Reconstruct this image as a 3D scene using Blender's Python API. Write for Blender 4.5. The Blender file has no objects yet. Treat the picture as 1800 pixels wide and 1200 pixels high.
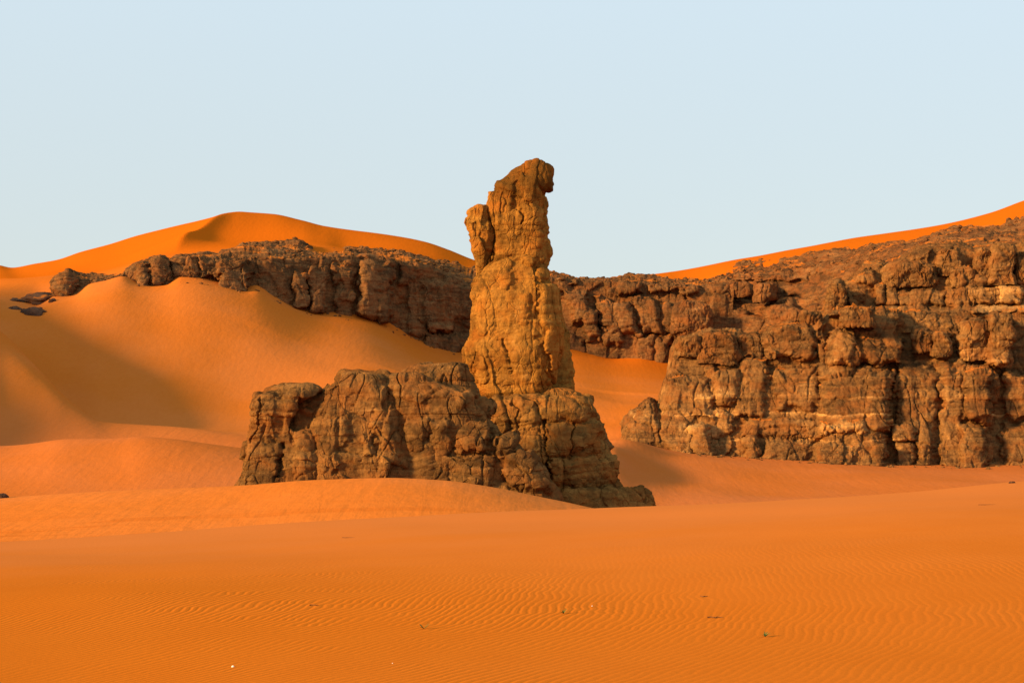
import bpy, math, random
import numpy as np
from math import radians

random.seed(7)
rng = np.random.default_rng(11)
scene = bpy.context.scene
C = scene.collection

# ------------------------------------------------------------------ camera
F, CX, HZ = 2500.0, 900.0, 700.0          # focal length in photo pixels, centre column, horizon row
cam_d = bpy.data.cameras.new('camera')
cam_d.sensor_width = 36.0
cam_d.lens = 36.0 * F / 1800.0
cam_d.shift_y = (HZ - 600.0) / 1800.0
cam_d.clip_start, cam_d.clip_end = 0.1, 20000
cam = bpy.data.objects.new('camera', cam_d)
C.objects.link(cam)
cam.location = (0, 0, 0)
cam.rotation_euler = (radians(90), 0, 0)
scene.camera = cam

# ------------------------------------------------------------------ sky, sun, exposure
SUN_EL = radians(15.5)
SUN_AZ = radians(60.0)                     # to the left of "straight behind the camera"
to_sun = np.array([-math.sin(SUN_AZ) * math.cos(SUN_EL), -math.cos(SUN_AZ) * math.cos(SUN_EL), math.sin(SUN_EL)])
w = bpy.data.worlds.new('World')
scene.world = w
w.use_nodes = True
nt = w.node_tree
nt.nodes.clear()
sky = nt.nodes.new('ShaderNodeTexSky')
sky.sky_type = 'NISHITA'
sky.sun_disc = False
sky.sun_elevation = SUN_EL
sky.sun_rotation = math.atan2(to_sun[0], to_sun[1])
sky.altitude = 1200
sky.air_density = 1.0
sky.dust_density = 1.6
sky.ozone_density = 1.0
bg = nt.nodes.new('ShaderNodeBackground')
bg.inputs['Strength'].default_value = 0.12
wo = nt.nodes.new('ShaderNodeOutputWorld')
hz = nt.nodes.new('ShaderNodeMix')                  # evenly hazy evening sky: most of the blue is washed out
hz.data_type = 'RGBA'
hz.inputs[0].default_value = 0.90
tc = nt.nodes.new('ShaderNodeTexCoord')
sp = nt.nodes.new('ShaderNodeSeparateXYZ')
nt.links.new(tc.outputs['Generated'], sp.inputs[0])
gr_ = nt.nodes.new('ShaderNodeMapRange')
gr_.inputs[1].default_value, gr_.inputs[2].default_value = 0.05, 0.30
nt.links.new(sp.outputs['Z'], gr_.inputs[0])
gm = nt.nodes.new('ShaderNodeMix')
gm.data_type = 'RGBA'
gm.inputs[6].default_value = (2.58, 2.80, 2.72, 1)
gm.inputs[7].default_value = (2.70, 3.22, 3.52, 1)
nt.links.new(gr_.outputs[0], gm.inputs[0])
nt.links.new(gm.outputs[2], hz.inputs[7])
nt.links.new(sky.outputs[0], hz.inputs[6])
nt.links.new(hz.outputs[2], bg.inputs[0])
nt.links.new(bg.outputs[0], wo.inputs[0])

sd = bpy.data.lights.new('sun', 'SUN')
sd.energy = 5.0
sd.angle = radians(8.0)
sd.color = (1.0, 0.64, 0.26)
so = bpy.data.objects.new('sun', sd)
C.objects.link(so)
so.rotation_euler = (radians(90) - SUN_EL, 0, math.atan2(to_sun[0], -to_sun[1]))
so.location = (-60, -60, 80)

scene.view_settings.view_transform = 'Standard'
scene.view_settings.look = 'None'
scene.view_settings.exposure = 1.08
scene.view_settings.gamma = 1.0
scene.view_settings.use_curve_mapping = False

# ------------------------------------------------------------------ numeric noise
def _hash(ix, iy, iz, seed):
    h = (ix.astype(np.uint32) * np.uint32(374761393) + iy.astype(np.uint32) * np.uint32(668265263)
         + iz.astype(np.uint32) * np.uint32(2147483647) + np.uint32((seed * 974711 + 12345) & 0xffffffff))
    h = (h ^ (h >> np.uint32(13))) * np.uint32(1274126177)
    h = (h ^ (h >> np.uint32(16))) * np.uint32(2246822519)
    return h ^ (h >> np.uint32(15))

def gnoise(p, seed=0):
    p = np.asarray(p, np.float32)
    f = np.floor(p)
    i = f.astype(np.int64)
    t = p - f
    u = t * t * t * (t * (t * 6 - 15) + 10)
    out = np.zeros(len(p), np.float32)
    for dx in (0, 1):
        wx = u[:, 0] if dx else 1 - u[:, 0]
        for dy in (0, 1):
            wy = u[:, 1] if dy else 1 - u[:, 1]
            for dz in (0, 1):
                wz = u[:, 2] if dz else 1 - u[:, 2]
                h = _hash(i[:, 0] + dx, i[:, 1] + dy, i[:, 2] + dz, seed)
                gx = (h & np.uint32(1023)).astype(np.float32) / 511.5 - 1
                gy = ((h >> np.uint32(10)) & np.uint32(1023)).astype(np.float32) / 511.5 - 1
                gz = ((h >> np.uint32(20)) & np.uint32(1023)).astype(np.float32) / 511.5 - 1
                out += wx * wy * wz * (gx * (t[:, 0] - dx) + gy * (t[:, 1] - dy) + gz * (t[:, 2] - dz))
    return out * 1.3

def fbm(p, freq, octaves, seed=0, gain=0.5, lac=2.03):
    freq = np.asarray(freq, np.float32)
    a, s = 1.0, np.zeros(len(p), np.float32)
    q = p * freq
    for o in range(octaves):
        s += a * gnoise(q + 17.3 * o, seed + o)
        a *= gain
        q = q * lac
    return s

def cells(p, size, seed=0, jit=0.5):
    """nearest jittered cell: returns offset vector to its centre, F2-F1 and three random numbers per cell"""
    q = np.asarray(p, np.float32) / np.asarray(size, np.float32)
    b = np.floor(q - 0.5)
    n = len(q)
    F1 = np.full(n, 9.0, np.float32); F2 = np.full(n, 9.0, np.float32)
    best = np.zeros((n, 3), np.float32); r = np.zeros((n, 3), np.float32)
    for dx in (0, 1):
        for dy in (0, 1):
            for dz in (0, 1):
                c = b + np.array([dx, dy, dz], np.float32)
                ci = c.astype(np.int64)
                h = _hash(ci[:, 0], ci[:, 1], ci[:, 2], seed)
                j = np.stack([(h & np.uint32(1023)), (h >> np.uint32(10)) & np.uint32(1023), (h >> np.uint32(20)) & np.uint32(1023)], 1).astype(np.float32) / 1023.0
                d = q - (c + 0.5 + (j - 0.5) * jit)
                dd = np.sqrt((d * d).sum(1))
                near = dd < F1
                F2 = np.where(near, F1, np.minimum(F2, dd))
                F1 = np.where(near, dd, F1)
                best[near] = d[near]
                h2 = _hash(ci[:, 0] + 77, ci[:, 1] - 31, ci[:, 2] + 5, seed + 9)[near]
                r[near] = np.stack([(h2 & np.uint32(1023)), (h2 >> np.uint32(10)) & np.uint32(1023), (h2 >> np.uint32(20)) & np.uint32(1023)], 1).astype(np.float32) / 1023.0
    return best, F2 - F1, r

def sstep(a, b, x):
    t = np.clip((x - a) / (b - a), 0, 1)
    return t * t * (3 - 2 * t)

def pchip(xk, yk, x):
    """monotone cubic along axis 0, column-wise. xk, yk: (K,N); x: (M,) or (M,N)"""
    xk = np.asarray(xk, float); yk = np.asarray(yk, float)
    K, N = yk.shape
    h = np.diff(xk, axis=0); d = np.diff(yk, axis=0) / h
    m = np.zeros_like(yk)
    w1 = 2 * h[1:] + h[:-1]; w2 = h[1:] + 2 * h[:-1]
    ok = d[1:] * d[:-1] > 0
    with np.errstate(divide='ignore', invalid='ignore'):
        mm = (w1 + w2) / (w1 / d[:-1] + w2 / d[1:])
    m[1:-1] = np.where(ok, mm, 0)
    m[0] = d[0]; m[-1] = d[-1]
    x = np.broadcast_to(np.asarray(x, float).reshape(len(x), -1), (len(x), N))
    out = np.zeros(x.shape)
    for j in range(len(x)):
        k = np.clip((xk <= x[j]).sum(0) - 1, 0, K - 2)
        c = np.arange(N)
        t = np.clip((x[j] - xk[k, c]) / h[k, c], 0, 1)
        t2, t3 = t * t, t * t * t
        out[j] = (2*t3-3*t2+1)*yk[k, c] + (t3-2*t2+t)*h[k, c]*m[k, c] + (-2*t3+3*t2)*yk[k+1, c] + (t3-t2)*h[k, c]*m[k+1, c]
    return out

def curve(pts, x, smooth=True):
    pts = sorted(pts)
    px = np.array([p[0] for p in pts], float); py = np.array([p[1] for p in pts], float)
    x = np.asarray(x, float)
    if not smooth or len(pts) < 3:
        return np.interp(x, px, py)
    return pchip(px[:, None], py[:, None], np.clip(x, px[0], px[-1]))[:, 0]

# ------------------------------------------------------------------ mesh helpers
def mesh_from(name, co, faces, mat, smooth=True, attrs=None):
    me = bpy.data.meshes.new(name)
    co = np.asarray(co, np.float32); faces = np.asarray(faces, np.int32)
    k = faces.shape[1]
    me.vertices.add(len(co)); me.vertices.foreach_set('co', co.ravel())
    me.loops.add(faces.size); me.loops.foreach_set('vertex_index', faces.ravel())
    me.polygons.add(len(faces))
    me.polygons.foreach_set('loop_start', np.arange(0, faces.size, k, dtype=np.int32))
    me.polygons.foreach_set('use_smooth', np.full(len(faces), smooth))
    for an, av in (attrs or {}).items():
        a = me.attributes.new(an, 'FLOAT', 'POINT')
        a.data.foreach_set('value', np.asarray(av, np.float32))
    me.update(calc_edges=True)
    me.validate()
    me.materials.append(mat)
    return me

def obj(name, me, parent=None):
    o = bpy.data.objects.new(name, me)
    C.objects.link(o)
    if parent is not None:
        o.parent = parent
        o.matrix_parent_inverse = parent.matrix_basis.inverted()
    return o

def tag(o, label=None, cat=None, group=None, kind=None):
    if label: o['label'] = label
    if cat: o['category'] = cat
    if group: o['group'] = group
    if kind: o['kind'] = kind
    return o

def thing(name, loc, label, cat, group=None):
    o = bpy.data.objects.new(name, None)
    C.objects.link(o)
    o.location = loc
    o.empty_display_size = 1.0
    bpy.context.view_layer.update()
    return tag(o, label, cat, group)

def grid_faces(R, N, wrap=False):
    r = np.arange(R - 1)[:, None]; c = np.arange(N if wrap else N - 1)[None, :]
    c2 = (c + 1) % N
    return np.stack([(r * N + c), (r * N + c2), ((r + 1) * N + c2), ((r + 1) * N + c)], -1).reshape(-1, 4)

def W(px, py, Y):
    return np.stack([(px - CX) / F * Y, Y + 0 * px, (HZ - py) / F * Y], -1)

# ------------------------------------------------------------------ materials
def new_mat(name):
    m = bpy.data.materials.new(name); m.use_nodes = True
    n = m.node_tree; n.nodes.clear()
    out = n.nodes.new('ShaderNodeOutputMaterial')
    b = n.nodes.new('ShaderNodeBsdfPrincipled')
    n.links.new(b.outputs[0], out.inputs[0])
    b.inputs['Roughness'].default_value = 0.95
    b.inputs['Specular IOR Level'].default_value = 0.0
    return m, n, b

class NB:
    def __init__(s, n):
        s.n = n
        s.geo = n.nodes.new('ShaderNodeNewGeometry').outputs['Position']
    def add(s, t, **kw):
        x = s.n.nodes.new(t)
        for k, v in kw.items(): setattr(x, k, v)
        return x
    def link(s, a, b): s.n.links.new(a, b)
    def math(s, op, a, b=None, c=None, clamp=False):
        x = s.add('ShaderNodeMath', operation=op, use_clamp=clamp)
        for i, v in enumerate((a, b, c)):
            if v is None: continue
            if isinstance(v, (int, float)): x.inputs[i].default_value = v
            else: s.link(v, x.inputs[i])
        return x.outputs[0]
    def scale(s, vec):
        x = s.add('ShaderNodeVectorMath', operation='MULTIPLY')
        s.link(s.geo, x.inputs[0]); x.inputs[1].default_value = vec
        return x.outputs[0]
    def noise(s, vec, sc, detail=4, rough=0.55, dist=0.0):
        x = s.add('ShaderNodeTexNoise')
        s.link(vec, x.inputs['Vector']); x.inputs['Scale'].default_value = sc
        x.inputs['Detail'].default_value = detail; x.inputs['Roughness'].default_value = rough
        x.inputs['Distortion'].default_value = dist
        return x.outputs['Fac']
    def ramp(s, fac, lo, hi, a=0.0, b=1.0):
        x = s.add('ShaderNodeMapRange', interpolation_type='SMOOTHSTEP')
        s.link(fac, x.inputs[0])
        for i, v in ((1, lo), (2, hi), (3, a), (4, b)): x.inputs[i].default_value = v
        return x.outputs[0]
    def mix(s, fac, a, b, mode='MIX'):
        x = s.add('ShaderNodeMix', data_type='RGBA', blend_type=mode)
        if isinstance(fac, (int, float)): x.inputs[0].default_value = fac
        else: s.link(fac, x.inputs[0])
        for i, v in ((6, a), (7, b)):
            if isinstance(v, tuple): x.inputs[i].default_value = (*v, 1)
            else: s.link(v, x.inputs[i])
        return x.outputs[2]
    def bump(s, h, strength, dist, normal=None):
        x = s.add('ShaderNodeBump'); x.inputs['Strength'].default_value = strength
        x.inputs['Distance'].default_value = dist
        s.link(h, x.inputs['Height'])
        if normal: s.link(normal, x.inputs['Normal'])
        return x.outputs[0]

def rock_mat(name, dark, mid, pale, varnish=0.5, streak=0.5, fine=0.75, dust=1.0):
    m, n, b = new_mat(name); k = NB(n)
    at = k.add('ShaderNodeAttribute'); at.attribute_name = 'tone'
    big = k.noise(k.geo, 0.11, 5, 0.6)
    st = k.noise(k.scale((0.5, 0.5, 2.6)), 0.55, 5, 0.65)             # horizontal bedding
    vert = k.noise(k.scale((1.5, 1.5, 0.16)), 0.9, 5, 0.62, 0.4)      # vertical weather streaks
    grain = k.noise(k.geo, 2.3, 6, 0.68)
    f = k.math('ADD', k.math('MULTIPLY', big, 0.9), k.math('MULTIPLY', st, 0.75))
    f = k.math('ADD', f, k.math('MULTIPLY', vert, streak))
    f = k.math('ADD', f, k.math('MULTIPLY', grain, 0.95))
    f = k.math('ADD', f, k.math('MULTIPLY', at.outputs['Fac'], 0.55))
    mean = 0.5 * (0.9 + 0.75 + streak + 0.95)
    v = k.ramp(f, mean - 0.30 + 0.3 * (varnish - 0.5), mean + 0.26 + 0.3 * (varnish - 0.5))
    col = k.mix(v, dark, mid)
    p = k.ramp(f, mean + 0.22, mean + 0.75)
    col = k.mix(p, col, pale)
    hue = k.noise(k.scale((1, 1, 1.6)), 0.35, 4, 0.6)
    col = k.mix(k.ramp(hue, 0.42, 0.66, 0, 0.55), col, tuple(0.9 * c * q for c, q in zip(mid, (1.12, 0.80, 0.62))))
    col = k.mix(k.ramp(k.noise(k.geo, 5.0, 4, 0.7), 0.5, 0.8, 0, 0.35), col, dark)
    # wind-blown sand lying on level shelves
    gn = k.add('ShaderNodeNewGeometry'); sx = k.add('ShaderNodeSeparateXYZ'); k.link(gn.outputs['Normal'], sx.inputs[0])
    lie = k.math('ADD', sx.outputs['Z'], k.math('MULTIPLY', k.math('SUBTRACT', k.noise(k.scale((0.5, 0.5, 1.2)), 0.22, 5, 0.65), 0.5), 1.9))
    col = k.mix(k.ramp(lie, 0.96, 1.14, 0, 0.8 * dust), col, (0.48, 0.14, 0.02))
    k.link(col, b.inputs['Base Color'])
    h = k.math('ADD', k.noise(k.scale((1, 1, 1.7)), 1.1, 8, 0.68), k.math('MULTIPLY', k.noise(k.scale((1.0, 1.0, 0.35)), 2.6, 5, 0.65, 0.6), 0.5))
    vor = k.add('ShaderNodeTexVoronoi', feature='DISTANCE_TO_EDGE')
    dv = k.add('ShaderNodeVectorMath', operation='ADD')
    dn = k.add('ShaderNodeTexNoise'); k.link(k.geo, dn.inputs['Vector']); dn.inputs['Scale'].default_value = 0.7
    k.link(k.scale((0.9, 0.9, 0.55)), dv.inputs[0]); k.link(dn.outputs['Color'], dv.inputs[1])
    k.link(dv.outputs[0], vor.inputs['Vector']); vor.inputs['Scale'].default_value = 0.85
    cr = k.math('MULTIPLY', k.ramp(vor.outputs['Distance'], 0.0, 0.05, -0.55, 0.0), k.ramp(k.noise(k.geo, 0.45, 3), 0.48, 0.62))
    h2 = k.math('ADD', h, cr)
    n1 = k.bump(h2, 0.8 * fine, 0.5)
    k.link(k.bump(k.noise(k.scale((1, 1, 1.5)), 4.5, 6, 0.7), 0.8 * fine, 0.14, n1), b.inputs['Normal'])
    return m

PILLAR_M = rock_mat('golden_sandstone', (0.105, 0.048, 0.011), (0.300, 0.134, 0.026), (0.48, 0.236, 0.060), 0.56, 1.0, dust=0.0)
HORN_M = rock_mat('varnished_golden_sandstone', (0.15, 0.072, 0.016), (0.33, 0.155, 0.030), (0.52, 0.27, 0.07), 0.5, 0.4, dust=0.0)
PLINTH_M = rock_mat('brown_sandstone', (0.10, 0.049, 0.015), (0.285, 0.136, 0.036), (0.47, 0.24, 0.072), 0.64, 0.4, dust=0.0)
OUT_M = rock_mat('olive_sandstone', (0.075, 0.039, 0.015), (0.220, 0.109, 0.036), (0.40, 0.20, 0.068), 0.78, 0.4, dust=0.15)
CLIFF_M = rock_mat('varnished_sandstone', (0.072, 0.036, 0.015), (0.225, 0.110, 0.038), (0.48, 0.255, 0.088), 0.72, 0.5)
BACK_M = rock_mat('dark_sandstone', (0.07, 0.036, 0.016), (0.205, 0.098, 0.038), (0.42, 0.19, 0.07), 0.70, 0.5)
TERR_M = rock_mat('reddish_sandstone', (0.07, 0.035, 0.017), (0.21, 0.096, 0.036), (0.42, 0.19, 0.07), 0.68, 0.4)
STONE_M = rock_mat('dark_stone', (0.055, 0.034, 0.026), (0.13, 0.070, 0.042), (0.28, 0.14, 0.075), 0.6, 0.2)

def sand_mat(name, ripples, gain=1.0, pink=0.0, far=False):
    m, n, b = new_mat(name); k = NB(n)
    a = k.noise(k.geo, 0.035, 4, 0.5)
    c1 = k.mix(k.ramp(a, 0.36, 0.64), (0.485 * gain, (0.132 + 0.010 * pink) * gain, 0.011 + 0.018 * pink), (0.51 * gain, (0.150 + 0.010 * pink) * gain, 0.022 + 0.024 * pink))
    g = k.noise(k.scale((1, 0.5, 1)), 1.3, 5, 0.6)
    if far:
        yf = k.add('ShaderNodeSeparateXYZ'); k.link(k.geo, yf.inputs[0])
        c1 = k.mix(k.ramp(yf.outputs['Y'], 204, 238, 1.0, 0.0), c1, (0.448, 0.134, 0.034))
        c1 = k.mix(k.ramp(k.math('ADD', yf.outputs['Y'], k.math('MULTIPLY', k.noise(k.geo, 0.02, 3), 40.0)), 320, 410), c1, (0.45, 0.103, 0.005))
    c1 = k.mix(k.ramp(g, 0.35, 0.7, 0, 0.12), c1, (0.39, 0.09, 0.006))
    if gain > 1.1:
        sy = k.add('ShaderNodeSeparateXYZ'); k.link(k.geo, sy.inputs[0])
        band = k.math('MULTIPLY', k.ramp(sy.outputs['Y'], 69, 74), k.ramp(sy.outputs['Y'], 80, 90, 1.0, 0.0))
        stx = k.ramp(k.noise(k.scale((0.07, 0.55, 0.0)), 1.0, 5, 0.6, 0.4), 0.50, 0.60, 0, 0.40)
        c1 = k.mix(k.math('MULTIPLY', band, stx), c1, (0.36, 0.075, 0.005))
    if ripples:
        yy_ = k.add('ShaderNodeSeparateXYZ'); k.link(k.geo, yy_.inputs[0])
        crest_pink = k.ramp(k.math('ADD', yy_.outputs['Y'], k.math('MULTIPLY', k.noise(k.scale((0.5, 1, 1)), 0.12, 4, 0.6), 26.0)), 34.0, 58.0, 0, 0.85)  # colour turns pinker towards the crest, its edge broken up by noise
        c1 = k.mix(crest_pink, c1, (0.50, 0.160, 0.040))
    gr = k.noise(k.geo, 90.0, 2, 0.6)
    c1 = k.mix(k.ramp(gr, 0.3, 0.75, 0, 0.22), c1, (0.37, 0.086, 0.007))
    k.link(c1, b.inputs['Base Color'])
    if ripples:
        wn = k.add('ShaderNodeTexNoise'); k.link(k.geo, wn.inputs['Vector'])
        wn.inputs['Scale'].default_value = 0.33; wn.inputs['Detail'].default_value = 3
        sep = k.add('ShaderNodeSeparateXYZ'); k.link(k.geo, sep.inputs[0])
        wn2 = k.add('ShaderNodeSeparateXYZ'); k.link(wn.outputs['Color'], wn2.inputs[0])
        # ripple crests swing round from across the slope to along it: x - f(y)
        X, Y_ = sep.outputs['X'], sep.outputs['Y']
        yc = k.math('MINIMUM', Y_, 20.5)
        f1 = k.math('MULTIPLY', Y_, 0.10)
        f2 = k.math('MULTIPLY', yc, 1.12)
        f3 = k.math('MULTIPLY', k.math('MULTIPLY', yc, yc), -0.0275)
        u = k.math('SUBTRACT', X, k.math('ADD', k.math('ADD', f1, f2), f3))
        u = k.math('ADD', u, k.math('MULTIPLY', wn2.outputs['X'], 0.8))
        u = k.math('ADD', u, k.math('MULTIPLY', k.noise(k.geo, 1.1, 2, 0.5), 0.16))
        u = k.math('ADD', u, k.math('MULTIPLY', k.noise(k.geo, 3.4, 2, 0.5), 0.045))
        ph = k.math('MULTIPLY', u, 6.2832 / 0.118)
        sA = k.math('ADD', k.math('SINE', ph), k.math('MULTIPLY', k.math('SINE', k.math('ADD', k.math('MULTIPLY', ph, 2.0), 0.8)), 0.25))
        patch = k.ramp(k.noise(k.geo, 0.20, 3, 0.55), 0.34, 0.62, 0.30, 1.0)
        fade = k.ramp(Y_, 19.0, 34.0, 1.0, 0.0)
        hh = k.math('MULTIPLY', k.math('MULTIPLY', sA, fade), k.math('MULTIPLY', k.math('MULTIPLY', patch, k.ramp(X, -1.0, 4.0, 1.0, 0.4)), 0.0028))
        nn = k.bump(hh, 1.0, 1.0)
        g2 = k.noise(k.geo, 14.0, 5, 0.65)
        k.link(k.bump(g2, 0.22, 0.02, nn), b.inputs['Normal'])
    else:
        g2 = k.noise(k.scale((1, 1, 1)), 0.9, 6, 0.6)
        st2 = k.noise(k.scale((0.9, 0.12, 0.5)), 1.0, 5, 0.6, 0.3)
        n1 = k.bump(g2, 0.22, 0.35)
        k.link(k.bump(st2, 0.16, 0.5, n1), b.inputs['Normal'])
    return m

SAND_F = sand_mat('rippled_orange_sand', True)
SAND_B = sand_mat('smooth_orange_sand', False, 1.02, 0.45, True)
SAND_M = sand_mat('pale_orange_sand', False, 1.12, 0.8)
SAND_V = sand_mat('pinkish_sand', False, 0.90, 0.8)

# ------------------------------------------------------------------ the ground: one terrain of dunes, cut into its ridges
pxs = np.concatenate([np.linspace(-4200, -700, 50, endpoint=False), np.linspace(-700, -60, 60, endpoint=False),
                      np.arange(-60, 1860, 5.0), np.linspace(1860, 2600, 50), np.linspace(2660, 6000, 40)])
NC = len(pxs)
one = np.ones(NC)
FOOT_Y = [(-4200, 300), (0, 300), (100, 305), (300, 318), (450, 325), (640, 340), (830, 362), (1000, 372), (1180, 372), (1400, 372), (6000, 372)]
FOOT_PY = [(-4200, 560), (-600, 545), (-100, 535), (0, 530), (60, 542), (97, 522), (130, 519), (160, 499), (185, 494), (215, 487), (240, 497), (265, 502), (290, 500),
           (318, 485), (345, 487), (375, 494), (400, 500), (425, 508), (436, 507), (450, 503), (480, 519), (520, 540), (560, 550),
           (575, 551), (590, 550), (640, 556), (670, 565), (700, 580), (740, 598), (820, 617), (900, 620), (1000, 606), (1040, 618),
           (1080, 628), (1100, 626), (1125, 623), (1150, 629), (1180, 635), (1260, 650), (1400, 660), (6000, 660)]
fy = curve(FOOT_Y, pxs)
fpy = curve(FOOT_PY, pxs)
ker = np.exp(-np.linspace(-2, 2, 25) ** 2); ker /= ker.sum()
fpy_s = fpy.copy()
for _ in range(3): fpy_s = np.convolve(np.pad(fpy_s, 12, mode='edge'), ker, 'valid')
lines = []                                                     # (Y, z) per column, near to far
def zl(Y, z): lines.append((Y * one if np.isscalar(Y) else Y, z * one if np.isscalar(z) else z))
def pl(Y, pts, smooth=True):
    Yc = Y * one if np.isscalar(Y) else Y
    lines.append((Yc, (HZ - curve(pts, pxs, smooth)) / F * Yc))
zl(3.0, -1.78)
zl(8.0, -2.08)
pl(12.0, [(-4200, 1240), (0, 1222), (900, 1200), (1800, 1180), (6000, 1120)])
pl(20.0, [(-4200, 1130), (0, 1068), (900, 1050), (1800, 1016), (6000, 950)])
pl(34.0, [(-4200, 1060), (0, 986), (900, 950), (1800, 900), (6000, 850)])
CREST = [(-4200, 1150), (-1200, 1010), (0, 953), (300, 933), (600, 913), (900, 899), (1080, 892), (1200, 888), (1400, 879), (1600, 866), (1800, 846), (2300, 820), (6000, 780)]
pl(50.0, CREST)
pl(68.0, [(-4200, 1140), (0, 1000), (600, 990), (1100, 955), (1800, 938), (6000, 900)])
MIDC = [(-4200, 960), (-900, 898), (0, 869), (200, 859), (420, 850), (560, 838), (680, 834), (780, 839), (860, 850), (950, 868), (1080, 893), (1200, 915), (1800, 925), (6000, 930)]
pl(100.0, MIDC)
zl(124.0, -11.2)
pl(150.0, [(-4200, 900), (0, 886), (420, 890), (1100, 893), (1300, 894), (1500, 888), (1800, 878), (6000, 870)])
pl(184.0, [(-4200, 560), (-1500, 460), (-900, 490), (-500, 620), (-300, 720), (-150, 775), (0, 784), (60, 779), (110, 771), (150, 770), (210, 768), (250, 763), (300, 766), (360, 775), (430, 787), (520, 800), (1000, 795), (1075, 783), (1130, 815), (1200, 838), (1500, 845), (1800, 845), (6000, 850)])
pl(201.0, [(-4200, 450), (-1500, 390), (-900, 420), (-500, 560), (-300, 650), (-100, 740), (0, 785), (110, 786), (200, 792), (430, 792), (520, 790), (1000, 788), (1080, 779), (1120, 785), (1170, 797), (1230, 803), (1300, 812), (1450, 822), (1740, 829), (1800, 828), (6000, 828)])
RIDGE_Y = curve([(-4200, 285), (-300, 275), (0, 258), (60, 246), (110, 234), (180, 224), (6000, 224)], pxs)
TR_Y = curve([(-4200, 290), (-300, 283), (0, 272), (100, 258), (180, 246), (6000, 246)], pxs)
T2_Y = curve([(-4200, 296), (-300, 287), (0, 282), (100, 276), (180, 272), (6000, 272)], pxs)
pl(RIDGE_Y, [(-4200, 330), (-1500, 225), (-700, 300), (-450, 370), (-300, 430), (-100, 520), (0, 580), (60, 640), (110, 690), (150, 721), (180, 737), (240, 742), (300, 747), (430, 763), (600, 775), (1000, 776), (1100, 770), (1200, 790), (1300, 800), (6000, 800)])
pl(TR_Y, [(-4200, 350), (-1500, 285), (-700, 320), (-450, 400), (-300, 460), (-100, 550), (0, 600), (50, 655), (100, 705), (180, 748), (300, 757), (430, 756), (600, 750), (1000, 755), (1100, 750), (1180, 745), (1300, 780), (6000, 780)])
pl(T2_Y, [(-4200, 480), (-1500, 420), (-600, 460), (-300, 505), (-100, 550), (0, 575), (60, 605), (150, 645), (300, 660), (430, 680), (600, 690), (800, 705), (1000, 708), (1100, 715), (1180, 715), (1300, 750), (6000, 750)])
zf = (HZ - (fpy_s + 17)) / F * (fy - 11)
lines.append((np.maximum(fy - 11, T2_Y + 3), zf))
lines.append((fy, (HZ - fpy_s) / F * fy))
pl(fy + 26, [(-4200, 560), (-600, 535), (-100, 508), (0, 500), (60, 495), (100, 492), (160, 488), (215, 476), (260, 462), (300, 457), (345, 452), (400, 449), (440, 450), (560, 440), (640, 446), (760, 470), (830, 492), (1000, 505), (1180, 507), (1300, 490), (1500, 455), (1800, 420), (6000, 380)])
pl(402.0, [(-4200, 560), (-600, 520), (0, 484), (30, 486), (100, 478), (160, 468), (215, 458), (300, 440), (360, 432), (430, 424), (530, 419), (570, 424), (610, 434), (700, 440), (760, 448), (830, 468), (1000, 498), (1180, 498), (1300, 468), (1500, 436), (1680, 408), (1800, 380), (2100, 345), (6000, 330)])
pl(445.0, [(-4200, 540), (-600, 500), (-60, 462), (0, 471), (20, 475), (60, 468), (100, 461), (140, 447), (190, 433), (240, 417), (330, 396), (400, 382), (430, 377), (480, 379), (530, 390), (570, 401), (620, 408), (660, 413), (745, 428), (790, 443), (830, 459), (950, 492), (1050, 507), (1140, 489), (1220, 474), (1300, 458), (1400, 441), (1500, 425), (1600, 411), (1680, 396), (1740, 381), (1800, 359), (1900, 330), (2200, 290), (6000, 300)])
zl(500.0, 20.0)
zl(640.0, -6.0)
zl(900.0, -22.0)
Yk = np.stack([l[0] for l in lines]); Zk = np.stack([l[1] for l in lines])
k2 = np.exp(-np.linspace(-2, 2, 17) ** 2); k2 /= k2.sum()
for i in range(len(lines)):
    if i in (9, 10, 11, 12, 13, 14): Zk[i] = np.convolve(np.pad(Zk[i], 8, mode='edge'), k2, 'valid')

Ys = np.concatenate([np.geomspace(3.0, 30, 70, endpoint=False), np.linspace(30, 70, 70, endpoint=False), np.linspace(70, 130, 70, endpoint=False),
                     np.linspace(130, 300, 150, endpoint=False), np.linspace(300, 460, 170, endpoint=False), np.linspace(460, 900, 30)])
Zg = pchip(Yk, Zk, Ys)
PX, YY = np.meshgrid(pxs, Ys)
# light smoothing along depth so that the control lines do not show as kinks
def smooth_rows(Z, lo, hi, n):
    for _ in range(n):
        Zs = Z.copy(); Zs[1:-1] = 0.25 * Z[:-2] + 0.5 * Z[1:-1] + 0.25 * Z[2:]
        wgt = ((YY > lo) & (YY < hi)).astype(float)
        Z = Z * (1 - wgt) + Zs * wgt
    return Z
Zg = smooth_rows(Zg, 5, 290, 14)
# knife-edge ridge curling down from the summit of the far dune
rp = curve([(365, 300), (385, 318), (400, 345), (420, 385), (440, 428), (450, 435)], Ys)[:, None]
t = PX - rp
win = sstep(372, 395, YY) * (1 - sstep(412, 444, YY))
dlt = ((fpy_s - fpy) / F * fy)[None, :]
Zg += dlt * np.exp(-np.abs(YY - fy[None]) / np.where(YY < fy[None], 5.0, 12.0))
Zg += win * 5.4 * np.where(t < 0, np.exp(t / 120.0), np.exp(-t / 34.0))
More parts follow.
